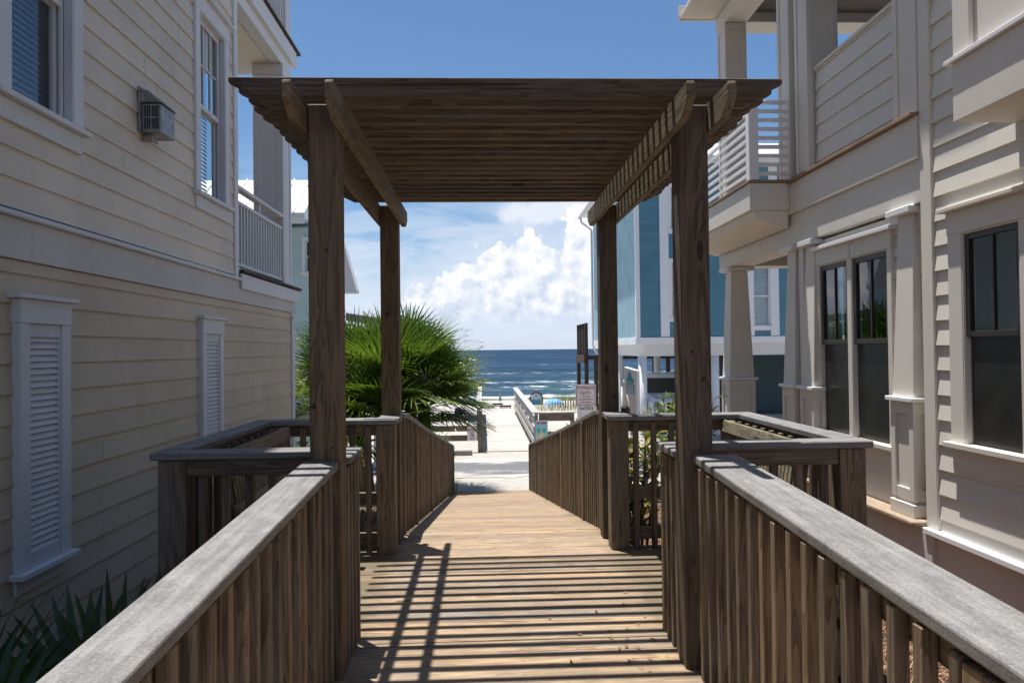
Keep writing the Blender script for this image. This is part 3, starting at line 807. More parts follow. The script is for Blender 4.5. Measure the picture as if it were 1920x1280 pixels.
        if blind:
            bm_ = MB(); z = z0 + .06; d = -recess - .085
            while z < z1 - .03:
                v = [s.P(u0 + .02, d, z), s.P(u1 - .02, d, z), s.P(u1 - .02, d - .022, z + .036), s.P(u0 + .02, d - .022, z + .036)]
                bm_.add(v, [(0, 1, 2, 3)]); z += .043
            bm_.build('blind', M[blind], w)
        r = MB(); d = -recess - .35  # flat sheet painted dark in place of the unlit room's shade
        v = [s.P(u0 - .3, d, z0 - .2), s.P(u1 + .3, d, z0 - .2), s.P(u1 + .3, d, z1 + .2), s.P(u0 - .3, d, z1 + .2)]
        r.add(v, [(0, 1, 2, 3)]).build('dark_room_sheet', M['inside'], w)
        return w

# ------------------------------------------------------------------ cream house on the left
def cream_house():
    H = thing('house', (-6.5, 3.5, -0.6), 'tall cream lapboard house with louvred shutters and an open corner porch', 'house')
    w = Wall('X', -2.87, 1)
    LO = 1.266 - .185 * 12; UP = 2.40
    win1 = (4.40, 5.06, 3.09, 4.72); win2 = (7.30, 8.00, 3.13, 4.99); win0 = (1.2, 1.9, 3.09, 4.72)
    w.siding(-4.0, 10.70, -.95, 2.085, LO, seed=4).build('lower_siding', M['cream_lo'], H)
    w.siding(-4.0, 8.30, 2.40, 10.6, UP, holes=[win1, win2, win0], seed=8).build('upper_siding', M['cream_up'], H)
    # the shell behind the siding
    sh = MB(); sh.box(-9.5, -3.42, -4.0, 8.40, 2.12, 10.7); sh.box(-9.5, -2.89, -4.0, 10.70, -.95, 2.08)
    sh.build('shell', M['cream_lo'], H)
    bd = MB(); rnd = random.Random(1); y = -4.0
    for yb in (-2.0, 1.6, 5.28, 8.2, 10.86):
        w.box(bd, y, yb - .002, -.02, .028, 2.09, 2.34); y = yb
    bd.build('band_board', M['band'], H, .002)
    w.part('band_moulding', M['trim'], H, -4.0, 8.425, -.02, .062, 2.342, 2.378, .008)
    w.part('corner_board', M['trim'], H, 8.30, 8.415, -.05, .030, 2.382, 10.6, .004)
    c = w.part('corner_board', M['trim'], H, 10.702, 10.84, -.10, .034, -.95, 2.06, .004)
    w.part('corner_cap', M['trim'], c, 10.69, 10.86, -.08, .055, 2.0, 2.04, .003)
    w.window(H, *win1, cas=.12, head=.2, recess=.075, meet=3.93, blind='blind', fw=.05)
    w.window(H, *win0, cas=.12, head=.2, recess=.075, meet=3.93, blind='blind', fw=.05)
    w.window(H, *win2, cas=.115, head=.17, recess=.075, meet=4.06, blind='blind', mun=(3, 2), fw=.05)
    # louvred vents in frames at ground level
    for (a, b) in ((4.44, 4.97), (7.26, 7.83), (1.3, 1.83)):
        f = MB(); z0, z1 = .18, 1.70; cw = .095
        w.box(f, a, a + cw, -.02, .060, z0, z1); w.box(f, b - cw, b, -.02, .060, z0, z1)
        w.box(f, a - .006, b + .006, -.02, .066, z1, z1 + .15)
        w.box(f, a + cw, b - cw, -.02, .046, z1 - .085, z1 - .001); w.box(f, a + cw, b - cw, -.02, .046, z0 + .001, z0 + .09); w.box(f, a + cw + .02, b - cw - .02, -.02, .0165, z0 + .09, z1 - .085)
        w.box(f, a + cw, a + cw + .022, -.02, .0455, z0 + .09, z1 - .085); w.box(f, b - cw - .022, b - cw, -.02, .0455, z0 + .09, z1 - .085)
        w.box(f, a + .01, b - .01, -.02, .026, z0 - .145, z0 - .04)
        sh_ = f.build('louvred_shutter', M['trim'], H, .003)
        w.part('sill', M['trim'], sh_, a - .04, b + .04, -.02, .10, z0 - .039, z0 - .001, .004)
        w.part('drip_cap', M['trim'], sh_, a - .05, b + .05, -.02, .095, z1 + .151, z1 + .178, .003)
        lv = MB(); z = z0 + .094
        while z < z1 - .11:
            u0, u1 = a + cw + .022, b - cw - .022
            lv.hexa([w.P(u0, .044, z), w.P(u1, .044, z), w.P(u1, .037, z), w.P(u0, .037, z)], [w.P(u0, .025, z + .034), w.P(u1, .025, z + .034), w.P(u1, .018, z + .034), w.P(u0, .018, z + .034)])
            z += .041
        lv.build('louvres', M['trim'], sh_)
    # metal vent hood
    v = MB(); w.box(v, 6.02, 6.36, .014, .032, 3.345, 3.735)
    hood = v.build('vent_hood', M['galv'], H, .003)
    b_ = MB(); w.box(b_, 6.05, 6.32, .032, .19, 3.36, 3.60); b_.build('vent_box', M['galv'], hood, .006)
    top = MB(); top.prism([(-2.87 + .03, 3.72), (-2.87 + .10, 3.70), (-2.87 + .205, 3.605), (-2.87 + .03, 3.605)], 'Y', 6.03, 6.34); top.build('vent_cowl', M['galv'], hood, .003)
    gr = MB()
    for i in range(3):
        for j in range(2): gr.box(-2.815 + i * .019, -2.805 + i * .019, 6.046, 6.049, 3.385 + j * .105, 3.475 + j * .105)
    for i in range(4):
        for j in range(2): gr.box(-2.752 + i * .015, -2.744 + i * .015, 6.046, 6.049, 3.385 + j * .105, 3.475 + j * .105)
    gr.build('vent_grille', M['black'], hood)
    br = MB(); w.box(br, 6.10, 6.16, .014, .09, 3.30, 3.345); br.build('vent_bracket', M['galv'], hood)
    # porch: floor, column, rails, ceiling, upper deck
    P = MB(); P.box(-9.5, -2.89, 8.42, 10.86, 2.13, 2.44); P.build('porch_floor', M['band'], H, .004)
    w.part('porch_skirt', M['trim'], H, 8.44, 10.98, .032, .060, 2.25, 2.43, .004)
    bx('porch_deck_edge', M['darkwood'], H, -9.5, -2.79, 8.44, 11.09, 2.442, 2.478, .004)
    def column(x0, x1, y0, y1, z0, z1):
        c = bx('porch_column', M['trim'], H, x0, x1, y0, y1, z0, z1, .006)
        cm = MB(); cm.box(x0 - .018, x1 + .018, y0 - .018, y1 + .018, z0 + .001, z0 + .13); cm.box(x0 - .018, x1 + .018, y0 - .018, y1 + .018, z1 - .16, z1 - .001)
        for (xa, xb) in ((x0 - .012, x0 + .09), (x1 - .09, x1 + .012)): cm.box(xa, xb, y0 - .014, y0 + .05, z0 + .132, z1 - .162)
        for (ya, yb) in ((y0 + .052, y0 + .13), (y1 - .08, y1 + .012)): cm.box(x1 - .05, x1 + .013, ya, yb, z0 + .132, z1 - .162)
        cm.build('column_trim', M['trim'], c, .003)
    column(-3.29, -2.885, 10.42, 10.84, 2.48, 5.70)
    def rail(xa, xb, ya, yb, zf, along, nb=None, drink=True):
        Lx = lambda n, z0, z1, e: bx(n, M['trim'], r, (xa if along == 'Y' else xa), (xb), ya, yb, z0, z1, .004)
        r = bx('porch_railing', M['trim'], H, xa, xb, ya, yb, zf + .80, zf + .84, .004)
        bx('bottom_rail', M['trim'], r, xa, xb, ya, yb, zf + .055, zf + .095, .004)
        if drink:
            if along == 'Y': bx('cap_rail', M['trim'], r, xa - .03, xb + .03, ya, yb, zf + .97, zf + 1.01, .004)
            else: bx('cap_rail', M['trim'], r, xa, xb, ya - .03, yb + .03, zf + .97, zf + 1.01, .004)
            m = (ya + yb) / 2
            if along == 'Y': bx('stub', M['trim'], r, xa + .005, xb - .005, m - .018, m + .018, zf + .842, zf + .968, .002)
        a0, a1 = (ya, yb) if along == 'Y' else (xa, xb)
        n = nb or int((a1 - a0) / .105); src = None
        for i in range(n):
            c = a0 + (a1 - a0) * (i + .5) / n
            if along == 'Y': o = (xa + xb) / 2, c
            else: o = c, (ya + yb) / 2
            q = MB().box(o[0] - .015, o[0] + .015, o[1] - .015, o[1] + .015, zf + .097, zf + .798)
            q.build('baluster', M['trim'], r)
    rail(-2.94, -2.895, 8.43, 10.40, 2.478, 'Y')
    rail(-6.5, -3.31, 10.76, 10.81, 2.478, 'X', nb=28)
    bx('porch_ceiling', M['ceil'], H, -9.5, -3.06, 8.42, 10.70, 5.70, 5.74, 0)
    bm_ = MB(); bm_.box(-3.05, -2.885, 8.42, 10.86, 5.702, 6.02); bm_.box(-9.5, -3.052, 10.70, 10.86, 5.705, 6.02)
    bm_.build('porch_beam', M['trim'], H, .004)
    w.part('upper_deck_fascia', M['trim'], H, 8.42, 11.02, -.02, .045, 5.86, 6.10, .004)
    bx('upper_deck_edge', M['darkwood'], H, -9.5, -2.79, 8.42, 11.14, 6.102, 6.14, .004)
    rail(-2.94, -2.895, 8.43, 10.60, 6.14, 'Y', drink=False)
    column(-3.16, -2.885, 10.62, 10.84, 6.14, 9.9)
    bx('upper_porch_beam', M['trim'], H, -9.5, -2.885, 8.42, 10.86, 9.9, 10.5, .004)
    # roof with overhang
    MB().prism([(-2.42, 10.72), (-2.42, 10.90), (-6.6, 12.9), (-10.4, 10.9), (-10.4, 10.72)], 'Y', -4.4, 11.3).build('roof', M['roofw'], H)
cream_house()

# ------------------------------------------------------------------ greige house on the right
def greige_house():
    H = thing('house', (7.0, 3.0, -0.4), 'greige lapboard house with tapered porch columns and dark framed windows', 'house')
    w = Wall('X', 3.41, -1)
    winA = (4.33, 4.875, .80, 2.285); winB = (3.62, 4.165, .80, 2.285)
    w.siding(-4.0, 5.20, .115, 7.35, 2.975 - .185 * 20, holes=[winA, winB], seed=3, lap=.017).build('siding', M['greige'], H)
    for k, wn_ in enumerate((winA, winB)):
        w.window(H, *wn_, cas=.145 if k == 0 else .145, head=.165, recess=.03, meet=1.57, trim='greige_tr', sash='darkfr', mun=(2, 1), screen=True, apron=.15, fw=.04, sidecas=(True, k == 0), cap=True)
    w.part('corner_board', M['greige_tr'], H, 5.20, 5.335, -.12, .032, .115, 7.35, .004)
    w.part('water_table', M['white'], H, -4.0, 5.30, -.03, .085, .072, .112, .003)
    fb = MB(); w.box(fb, -4.0, 5.30, -.05, .035, -.20, .070); w.box(fb, 5.302, 10.05, -.30, .062, -.60, .105); w.box(fb, 5.22, 5.35, -.05, .064, -.205, .069)
    fb.build('foundation_skirt', M['mauve'], H, .003)
    w.part('footing', M['found'], H, -4.0, 5.30, -.3, .012, -1.2, -.205, .0)
    bx('deck_cap', M['tancap'], H, 3.275, 3.66, 5.345, 10.06, .108, .143, .008)
    bx('porch_slab', M['tancap'], H, 3.662, 8.0, 7.4, 10.06, .05, .14, 0)
    sh = MB(); sh.box(3.78, 9.5, -4.0, 5.30, -.5, 7.3); sh.box(4.0, 9.5, 5.31, 7.36, .145, 3.2); sh.build('shell', M['greige'], H)
    # bay projecting high on the near part
    B = MB(); B.box(2.995, 3.42, 2.2, 4.375, 2.905, 3.275)
    bay = B.build('bay_window_box', M['greige_tr'], H, .004)
    bx('bay_ledge', M['white'], bay, 2.966, 3.42, 2.15, 4.42, 3.277, 3.306, .003)
    b2 = MB(); b2.box(3.03, 3.42, 2.2, 4.36, 3.308, 6.3); b2.build('bay_wall', M['greige'], bay)
    b3 = MB(); b3.box(2.998, 3.029, 4.215, 4.37, 3.308, 6.3); b3.box(3.012, 3.029, 2.2, 4.10, 3.308, 6.3); b3.build('bay_trim', M['greige_tr'], bay, .003)
    bx('bay_roof', M['roofw'], bay, 2.95, 3.42, 2.1, 4.44, 6.302, 6.4, .004)
    # porch part: recessed wall with the twin window
    w2 = Wall('X', 3.47, -1)
    wins = ((5.90, 6.50, .65, 2.32), (6.565, 7.135, .65, 2.32))
    w2.siding(5.34, 7.45, .145, 2.58, 2.975 - .185 * 20, holes=wins, seed=5).build('porch_siding', M['greige'], H)
    hd = None
    for k, wn_ in enumerate(wins):
        w2.window(H, *wn_, cas=.062 if k == 0 else .07, head=.15, recess=.03, meet=1.535, trim='greige_tr', sash='darkfr', mun=(2, 1), screen=True, apron=.13, fw=.045, sidecas=(k == 1 and True or True, k == 1), cap=False)
    w2.part('window_head_moulding', M['white'], H, 5.78, 7.22, -.01, .085, 2.472, 2.508, .003)
    w2.part('corner_board', M['greige_tr'], H, 7.452, 7.56, -.3, .045, .145, 2.565, .004)
    # beam, band, brown sill
    bm_ = MB(); bm_.box(3.395, 3.70, 5.34, 10.05, 2.605, 2.94); bm_.box(3.705, 7.5, 9.62, 9.95, 2.61, 2.94)
    bm_.build('porch_beam', M['greige_tr'], H, .004)
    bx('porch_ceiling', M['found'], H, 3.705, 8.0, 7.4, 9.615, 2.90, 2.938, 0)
    bx('band_board', M['greige_tr'], H, 3.362, 3.72, 5.342, 10.06, 2.942, 3.272, .004)
    bx('upper_floor', M['greige_tr'], H, 3.722, 8.2, 5.342, 10.06, 2.95, 3.27, 0)
    bx('band_sill', M['brownsill'], H, 3.318, 3.74, 5.342, 7.60, 3.274, 3.302, .004)
    # tapered columns on pedestals
    def tcol(y0, y1):
        cy = (y0 + y1) / 2; wy = y1 - y0; cx = 3.36 + .18; wx = .36
        c = MB().frustum(cx, cy, 1.085, wx - .025, wy - .02, 2.545, wx - .13, wy - .115).build('tapered_column', M['greige_tr'], H, .004)
        p = MB(); p.box(cx - wx / 2 + .018, cx + wx / 2 - .018, cy - wy / 2 + .018, cy + wy / 2 - .018, .144, 1.048)
        x0, x1, a, b = cx - wx / 2, cx + wx / 2, cy - wy / 2, cy + wy / 2
        for (za, zb) in ((.27, .36), (.95, 1.046)): p.box(x0 + .003, x1 - .003, a + .003, b - .003, za, zb)
        for (xa, xb) in ((x0, x0 + .062), (x1 - .062, x1)):
            for (ya, yb) in ((a, a + .062), (b - .062, b)): p.box(xa, xb, ya, yb, .27, 1.047)
        p.build('pedestal', M['greige_tr'], c, .002)
        q = MB(); q.box(x0 - .012, x1 + .012, a - .012, b + .012, .1445, .245); q.build('plinth', M['greige_tr'], c, .004)
        bx('pedestal_cap', M['white'], c, x0 - .03, x1 + .03, a - .03, b + .03, 1.050, 1.083, .004)
        bx('column_cap', M['white'], c, x0 - .01, x1 + .01, a - .012, b + .012, 2.548, 2.602, .006)
    for (a, b) in ((5.45, 5.76), (7.13, 7.44), (7.58, 7.89), (9.60, 9.93)): tcol(a, b)
    # balcony
    bal = MB(); bal.box(2.925, 3.361, 7.62, 10.10, 2.99, 3.285); b_ = bal.build('balcony', M['greige_tr'], H, .004)
    MB().hexa([(3.0, 7.66, 2.90), (3.36, 7.66, 2.80), (3.36, 10.06, 2.80), (3.0, 10.06, 2.90)], [(2.965, 7.645, 2.988), (3.36, 7.645, 2.988), (3.36, 10.08, 2.988), (2.965, 10.08, 2.988)]).build('balcony_soffit', M['ceil'], b_)
    bx('balcony_edge', M['brownsill'], b_, 2.905, 3.361, 7.60, 10.12, 3.287, 3.318, .004)
    cp = MB(); cp.box(2.925, 3.03, 7.62, 7.725, 3.32, 4.20); cp.box(2.925, 3.03, 9.98, 10.085, 3.32, 4.20); cp.box(2.935, 2.965, 8.60, 8.64, 3.32, 4.16)
    cp.build('balcony_post', M['white'], b_, .004)
    for k in range(9):
        z = 3.375 + k * .098
        MB().box(2.94, 2.965, 7.73, 9.975, z, z + .042).build('balcony_slat', M['white'], b_, .003)
        MB().box(3.035, 3.361, 7.645, 7.672, z, z + .042).build('balcony_slat', M['white'], b_, .003)
    # upper half wall and columns
    w3 = Wall('X', 3.46, -1)
    hw = w3.siding(5.66, 7.16, 3.305, 4.33, 2.975 - .185 * 4 + .04, seed=2)
    hw.box(3.462, 3.60, 5.66, 7.16, 3.305, 4.328)
    hwo = hw.build('half_wall', M['greige'], H)
    bx('half_wall_cap', M['greige_tr'], hwo, 3.43, 3.62, 5.66, 7.16, 4.331, 4.365, .003)
    def ucol(x0, x1, y0, y1, z1=5.98):
        c = bx('upper_column', M['greige_tr'], H, x0 + .012, x1 - .012, y0 + .012, y1 - .012, 3.304, z1, .004)
        f = MB()
        for (xa, xb) in ((x0, x0 + .06), (x1 - .06, x1)):
            for (ya, yb) in ((y0, y0 + .06), (y1 - .06, y1)): f.box(xa, xb, ya, yb, 3.3045, z1 - .101)
        f.box(x0 + .002, x1 - .002, y0 + .002, y1 - .002, z1 - .10, z1 - .001)
        f.build('column_trim', M['greige_tr'], c, .002)
    ucol(3.37, 3.70, 5.34, 5.655); ucol(3.37, 3.70, 7.165, 7.46); ucol(3.37, 3.70, 7.60, 7.90); ucol(3.38, 3.68, 9.62, 9.95)
    ub = MB(); ub.box(3.38, 3.69, 5.34, 10.0, 5.982, 6.19); ub.box(3.692, 8.0, 9.62, 9.98, 5.984, 6.19)
    ub.build('upper_beam', M['greige_tr'], H, .004)
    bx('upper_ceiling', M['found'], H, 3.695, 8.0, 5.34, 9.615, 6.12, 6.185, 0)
    MB().box(3.0, 8.2, 5.1, 10.02, 6.20, 6.26).box(2.87, 3.0, 7.55, 10.02, 6.203, 6.258).box(2.86, 8.2, 10.021, 10.06, 6.19, 6.40).build('eave', M['greige_tr'], H, .004)
    MB().prism([(2.95, 6.262), (2.95, 6.40), (5.6, 7.6), (8.3, 6.40), (8.3, 6.262)], 'Y', 5.1, 10.08).build('porch_roof', M['roofw'], H)
    bx('inner_wall', M['greige'], H, 6.2, 9.5, 5.31, 8.6, 3.272, 6.12, 0)
    MB().prism([(2.9, 7.37), (2.9, 7.52), (6.2, 9.0), (9.9, 7.52), (9.9, 7.37)], 'Y', -4.4, 5.5).build('main_roof', M['roofw'], H)
greige_house()

# ------------------------------------------------------------------ teal house on piles, towards the beach
def teal_house():
    H = thing('house', (9.0, 28.5, -1.5), 'teal beach house raised on round white piles with white trim', 'house')
    X0, X1, Y0, Y1, Z0, Z1 = 5.24, 14.5, 24.0, 33.2, 1.86, 7.85
    f = Wall('Y', Y0, -1)
    wins = [(6.42, 7.22, 2.55, 4.42), (9.24, 9.86, 2.22, 4.25), (6.42, 7.22, 5.55, 7.0), (9.24, 9.86, 5.3, 7.0), (12.0, 12.8, 2.55, 4.42)]
    panel = [(6.05, 7.55, 1.88, 7.8), (8.98, 10.15, 1.88, 7.8)]
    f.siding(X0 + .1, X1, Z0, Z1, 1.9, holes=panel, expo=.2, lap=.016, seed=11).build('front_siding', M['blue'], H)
    tr = MB()
    for (a, b, c, d) in panel:
        f.box(tr, a, a + .30, .0, .05, c, d); f.box(tr, b - .30, b, .0, .05, c, d)
    tr.build('window_bay_trim', M['white'], H, .004)
    for (a, b, c, d) in panel:
        ws = sorted([w_ for w_ in wins if a < w_[0] < b], key=lambda w_: w_[2]); zl = c
        for w_ in ws + [(0, 0, d + .1, 0)]:
            if w_[2] - .1 - zl > .1: f.siding(a + .30, b - .30, zl, w_[2] - .1, 1.9, expo=.2, seed=3, joints=9).build('panel_siding', M['blue'], H)
            zl = w_[3] + .1
    for (a, b, c, d) in wins[:4]:
        f.window(H, a, b, c, d, cas=.07, head=.12, recess=.04, trim='white', sash='white', blind='blindw', cap=False, apron=.12, fw=.04)
    s = Wall('X', X0, -1)
    # diagonal boards on the side wall: laid as narrow lapped strips at 45 degrees, clipped to the wall
    dg = MB(); L = Y1 - Y0; Hh = Z1 - Z0; st = .30
    def clip(poly, a, b, c):                      # keep a*u+b*z<=c
        outp = []
        for i in range(len(poly)):
            p, q = poly[i], poly[(i + 1) % len(poly)]
            fp, fq = a * p[0] + b * p[1] - c, a * q[0] + b * q[1] - c
            if fp <= 0: outp.append(p)
            if (fp < 0) != (fq < 0) and fp != fq:
                t = fp / (fp - fq); outp.append((p[0] + t * (q[0] - p[0]), p[1] + t * (q[1] - p[1])))
        return outp
    st = .21; c0 = Y0 - Z1
    while c0 < Y1 - Z0:
        lo, hi = c0, c0 + st - .05
        poly = [(Y0 + .12, Z0), (Y1, Z0), (Y1, Z1), (Y0 + .12, Z1)]
        poly = clip(poly, 1, -1, hi); poly = clip(poly, -1, 1, -lo) if poly else poly
        if len(poly) > 2:
            vs = [s.P(u, .016, z) for u, z in poly]
            dg.add(vs, [tuple(range(len(vs)))])
        c0 += st
    dg.build('diagonal_siding', M['blue_lit'], H)
    s.part('groove_shade_sheet', M['blue'], H, Y0 + .12, Y1, -.02, .0125, Z0, Z1, 0)  # darker sheet behind the strips, its colour stands in for groove shadows
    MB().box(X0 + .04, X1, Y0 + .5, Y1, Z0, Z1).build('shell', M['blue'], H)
    cb = MB(); cb.box(X0 - .03, X0 + .11, Y0 - .03, Y0 + .12, Z0, Z1); cb.build('corner_board', M['white'], H, .004)
    sk = MB(); sk.box(X0 - .06, X1, Y0 - .06, Y1, 1.62, Z0 - .002); sk.build('skirt_board', M['white'], H, .004)
    bx('floor_beam', M['trim'], H, X0 + .25, X1, Y0 + .15, Y1, 1.22, 1.618, .004)
    for (x, y) in ((5.48, 24.35), (8.0, 24.35), (11.0, 24.35), (5.48, 28.5), (8.0, 28.5), (11.0, 28.5), (5.48, 32.5), (8.0, 32.5), (11.0, 32.5)):
        MB().tube([(x, y, -2.4), (x, y, 1.22)], .155, 16).build('pile', M['white'], H, smooth=True)
    # enclosed store room under the house
    st_ = MB(); st_.box(9.3, 13.6, 26.0, 32.0, -1.6, 1.215); st_.build('store_room', plain('dark_teal_wall', (0.045, 0.085, 0.095), .7), H)
    bx('store_step', M['galv'], H, 9.5, 11.6, 25.4, 25.98, -1.6, -.95, .004)
    # roof: eave along the side, gable to the street
    e0, e1, f0, f1 = X0 - .5, 15.0, 23.45, 34.0
    MB().box(e0, e1, f0, f1, 7.80, 7.94).build('eave', M['white'], H, .004)
    v = [(e0, f0, 7.942), (e1, f0, 7.942), (e1, f1, 7.942), (e0, f1, 7.942), (9.3, 28.7, 9.85), (14.0, 28.7, 9.85)]
    MB().add(v, [(0, 1, 5, 4), (1, 2, 5), (2, 3, 4, 5), (3, 0, 4), (0, 3, 2, 1)]).build('roof', M['roofw'], H)
    gt = MB().tube([(X0 - .56, 23.4, 7.86), (X0 - .56, 34.0, 7.80)], .07, 8); gt.build('gutter', M['trim'], H, smooth=True)
    MB().tube([(X0 - .56, 33.6, 7.75), (X0 - .5, 33.6, 7.5), (X0 - .06, 33.4, 7.1), (X0 - .06, 33.4, 1.9), (X0 - .06, 33.3, 1.6), (X0 + .12, 33.3, 1.25)], .055, 8).build('downpipe', M['trim'], H, smooth=True)
teal_house()

def beach_deck():
    t = thing('raised_deck', (5.2, 35.5, -1.5), 'dark stained raised wooden deck on tall posts on the sea side of the teal house', 'deck')
    bx('floor', M['darkwood'], t, 4.92, 13.0, 34.2, 37.4, .98, 1.18)
    for (x, y) in ((5.0, 34.4), (5.0, 37.2), (9.0, 34.4), (9.0, 37.2), (12.6, 34.4), (12.6, 37.2), (5.45, 34.3)):
        bx('post', M['darkwood'], t, x - .09, x + .09, y - .09, y + .09, -2.6, .978)
    bx('edge_board', M['darkwood'], t, 4.86, 4.918, 34.2, 37.4, .80, 1.2)
    for y in (34.3, 35.3, 36.3, 37.2): bx('rail_post', M['darkwood'], t, 4.93, 5.07, y - .07, y + .07, 1.182, 2.75)
    for z in (1.6, 2.0, 2.4): bx('rail', M['darkwood'], t, 4.98, 5.03, 34.2, 37.4, z, z + .09)
    for k in range(16): bx('baluster', M['darkwood'], t, 4.955, 4.978, 34.45 + k * .18, 34.52 + k * .18, 1.19, 2.5, 0)
beach_deck()

def aqua_house():
    H = thing('house', (-7.5, 22.0, -1.5), 'pale aqua house with a white standing seam roof behind the cream house', 'house')
    f = Wall('Y', 18.0, -1)
    win = [(-4.44, -4.10, 3.5, 4.3)]
    f.siding(-12.0, -3.90, -1.8, 4.62, 0.0, holes=win, expo=.16, seed=4).build('front_siding', M['aqua'], H)
    f.window(H, *win[0], cas=.07, head=.08, recess=.05, trim='white', sash='white', cap=False, apron=.06, fw=.03)
    s = Wall('X', -4.35, 1); s.siding(18.5, 20.4, 3.1, 4.8, 0.0, expo=.16, seed=6).build('side_siding', M['aqua'], H)
    bx('corner_board', M['aqua'], H, -3.96, -3.87, 17.965, 18.06, -1.8, 4.60, .004)
    MB().box(-12, -4.37, 18.5, 20.4, -1.8, 4.78).build('shell', M['aqua'], H)
    pts = [(17.62, 4.80), (17.62, 4.93), (19.4, 6.15), (21.2, 4.93), (21.2, 4.80)]
    r = MB().prism(pts, 'X', -12.4, -4.36).build('metal_roof', M['roofw'], H)
    sm_ = MB(); x = -12.2
    while x < -4.36:
        sm_.hexa([(x, 17.62, 4.932), (x + .03, 17.62, 4.932), (x + .03, 19.4, 6.152), (x, 19.4, 6.152)], [(x, 17.62, 4.975), (x + .03, 17.62, 4.975), (x + .03, 19.4, 6.195), (x, 19.4, 6.195)]); x += .42
    sm_.build('roof_seams', M['roofw'], r)
    bx('eave_board', M['white'], H, -12.4, -4.36, 17.60, 17.66, 4.66, 4.798, .003)
    # lower wing with a steep white edged roof, and a flat porch roof beside it
    MB().box(-4.34, -3.92, 18.05, 19.1, -1.8, 4.55).build('wing_wall', M['aqua'], H)
    MB().prism([(-3.175, 2.98), (-3.175, 3.06), (-3.50, 4.28), (-3.89, 4.58), (-3.89, 2.98)], 'Y', 18.0, 18.4).build('wing_roof', M['white'], H)
    MB().prism([(-3.52, 2.30), (-2.70, 2.18), (-2.70, 2.36), (-3.52, 2.50)], 'Y', 18.42, 20.0).build('porch_roof', M['galv'], H)
    MB().box(-2.85, -2.78, 18.5, 18.57, -1.8, 2.2).build('porch_post', M['white'], H)
aqua_house()

# ------------------------------------------------------------------ plants
PALM_STOPS = [(0.0, (0.30, 0.20, 0.10)), (0.10, (0.26, 0.19, 0.08)), (0.16, (0.034, 0.066, 0.018)), (0.5, (0.080, 0.140, 0.028)), (0.8, (0.17, 0.24, 0.045)), (1.0, (0.27, 0.28, 0.065))]
M['palm'] = leaf('palm_leaf', PALM_STOPS, 0.32, 0.30)
M['croton'] = leaf('croton_leaf', [(0, (0.16, 0.03, 0.02)), (0.25, (0.05, 0.06, 0.02)), (0.5, (0.04, 0.075, 0.02)), (0.75, (0.30, 0.24, 0.03)), (1, (0.45, 0.33, 0.04))], 0.3, 0.2)
M['shrub'] = leaf('shrub_leaf', [(0, (0.05, 0.08, 0.025)), (0.6, (0.12, 0.19, 0.06)), (0.93, (0.22, 0.30, 0.12)), (1.0, (0.7, 0.7, 0.66))], 0.5, 0.25)
M['grass'] = leaf('grass_blade', [(0, (0.16, 0.17, 0.05)), (0.6, (0.14, 0.20, 0.05)), (1, (0.36, 0.33, 0.16))], 0.6, 0.3)
M['straw'] = leaf('pine_straw', [(0, (0.13, 0.06, 0.035)), (0.6, (0.33, 0.165, 0.09)), (1, (0.52, 0.33, 0.20))], 0.8, 0.0)
M['bark'] = wood('palm_trunk_bark', (0.10, 0.075, 0.055), (0.26, 0.21, 0.16), 'Z', rough=0.95, bump=0.9)

def fan(mb, rnd, base, d, pet, R, n=26, spread=118, droop=0.25, tint=0.5, wid=0.028):
    """one fan leaf: a stalk and n narrow blades spread round its tip"""
    base = Vector(base); d = Vector(d).normalized()
    side = d.cross(Vector((0, 0, 1)))
    side = side.normalized() if side.length > .05 else Vector((1, 0, 0))
    up = side.cross(d).normalized()
    roll = rnd.uniform(-.5, .5); side, up = side * math.cos(roll) + up * math.sin(roll), up * math.cos(roll) - side * math.sin(roll)
    pts = []
    for i in range(4):
        t = i / 3; pts.append(base + d * pet * t + Vector((0, 0, -0.10 * pet * t * t)))
    mb.tube(pts, [.014, .012, .010, .007], 5, tint=min(1, tint + .12))
    hub = pts[-1]; d = (pts[-1] - pts[-2]).normalized()
    for k in range(n):
        a = R_(spread) * (2 * (k + .5) / n - 1) + rnd.uniform(-.03, .03)
        b = (d * math.cos(a) + side * math.sin(a)).normalized()
        L = R * (0.72 + 0.28 * math.cos(a * .8)) * rnd.uniform(.88, 1.06)
        dr = droop * rnd.uniform(.5, 1.5) * (1.0 + 0.4 * abs(a))
        fold = up * rnd.uniform(.02, .10)
        ww = b.cross(up).normalized()
        vs = []; prof = [(0.0, .25), (.30, 1.0), (.62, .78), (.86, .38), (1.0, .02)]
        for t, w in prof:
            c = hub + b * L * t + fold * L * t * (1 - t) * 2 + Vector((0, 0, -dr * L * t ** 2.4))
            vs += [c - ww * wid * w * .5 + up * .003, c + ww * wid * w * .5 - up * .003]
        fs = [(2 * i, 2 * i + 1, 2 * i + 3, 2 * i + 2) for i in range(len(prof) - 1)]
        mb.add(vs, fs, max(0, min(1, tint + rnd.uniform(-.10, .10))))

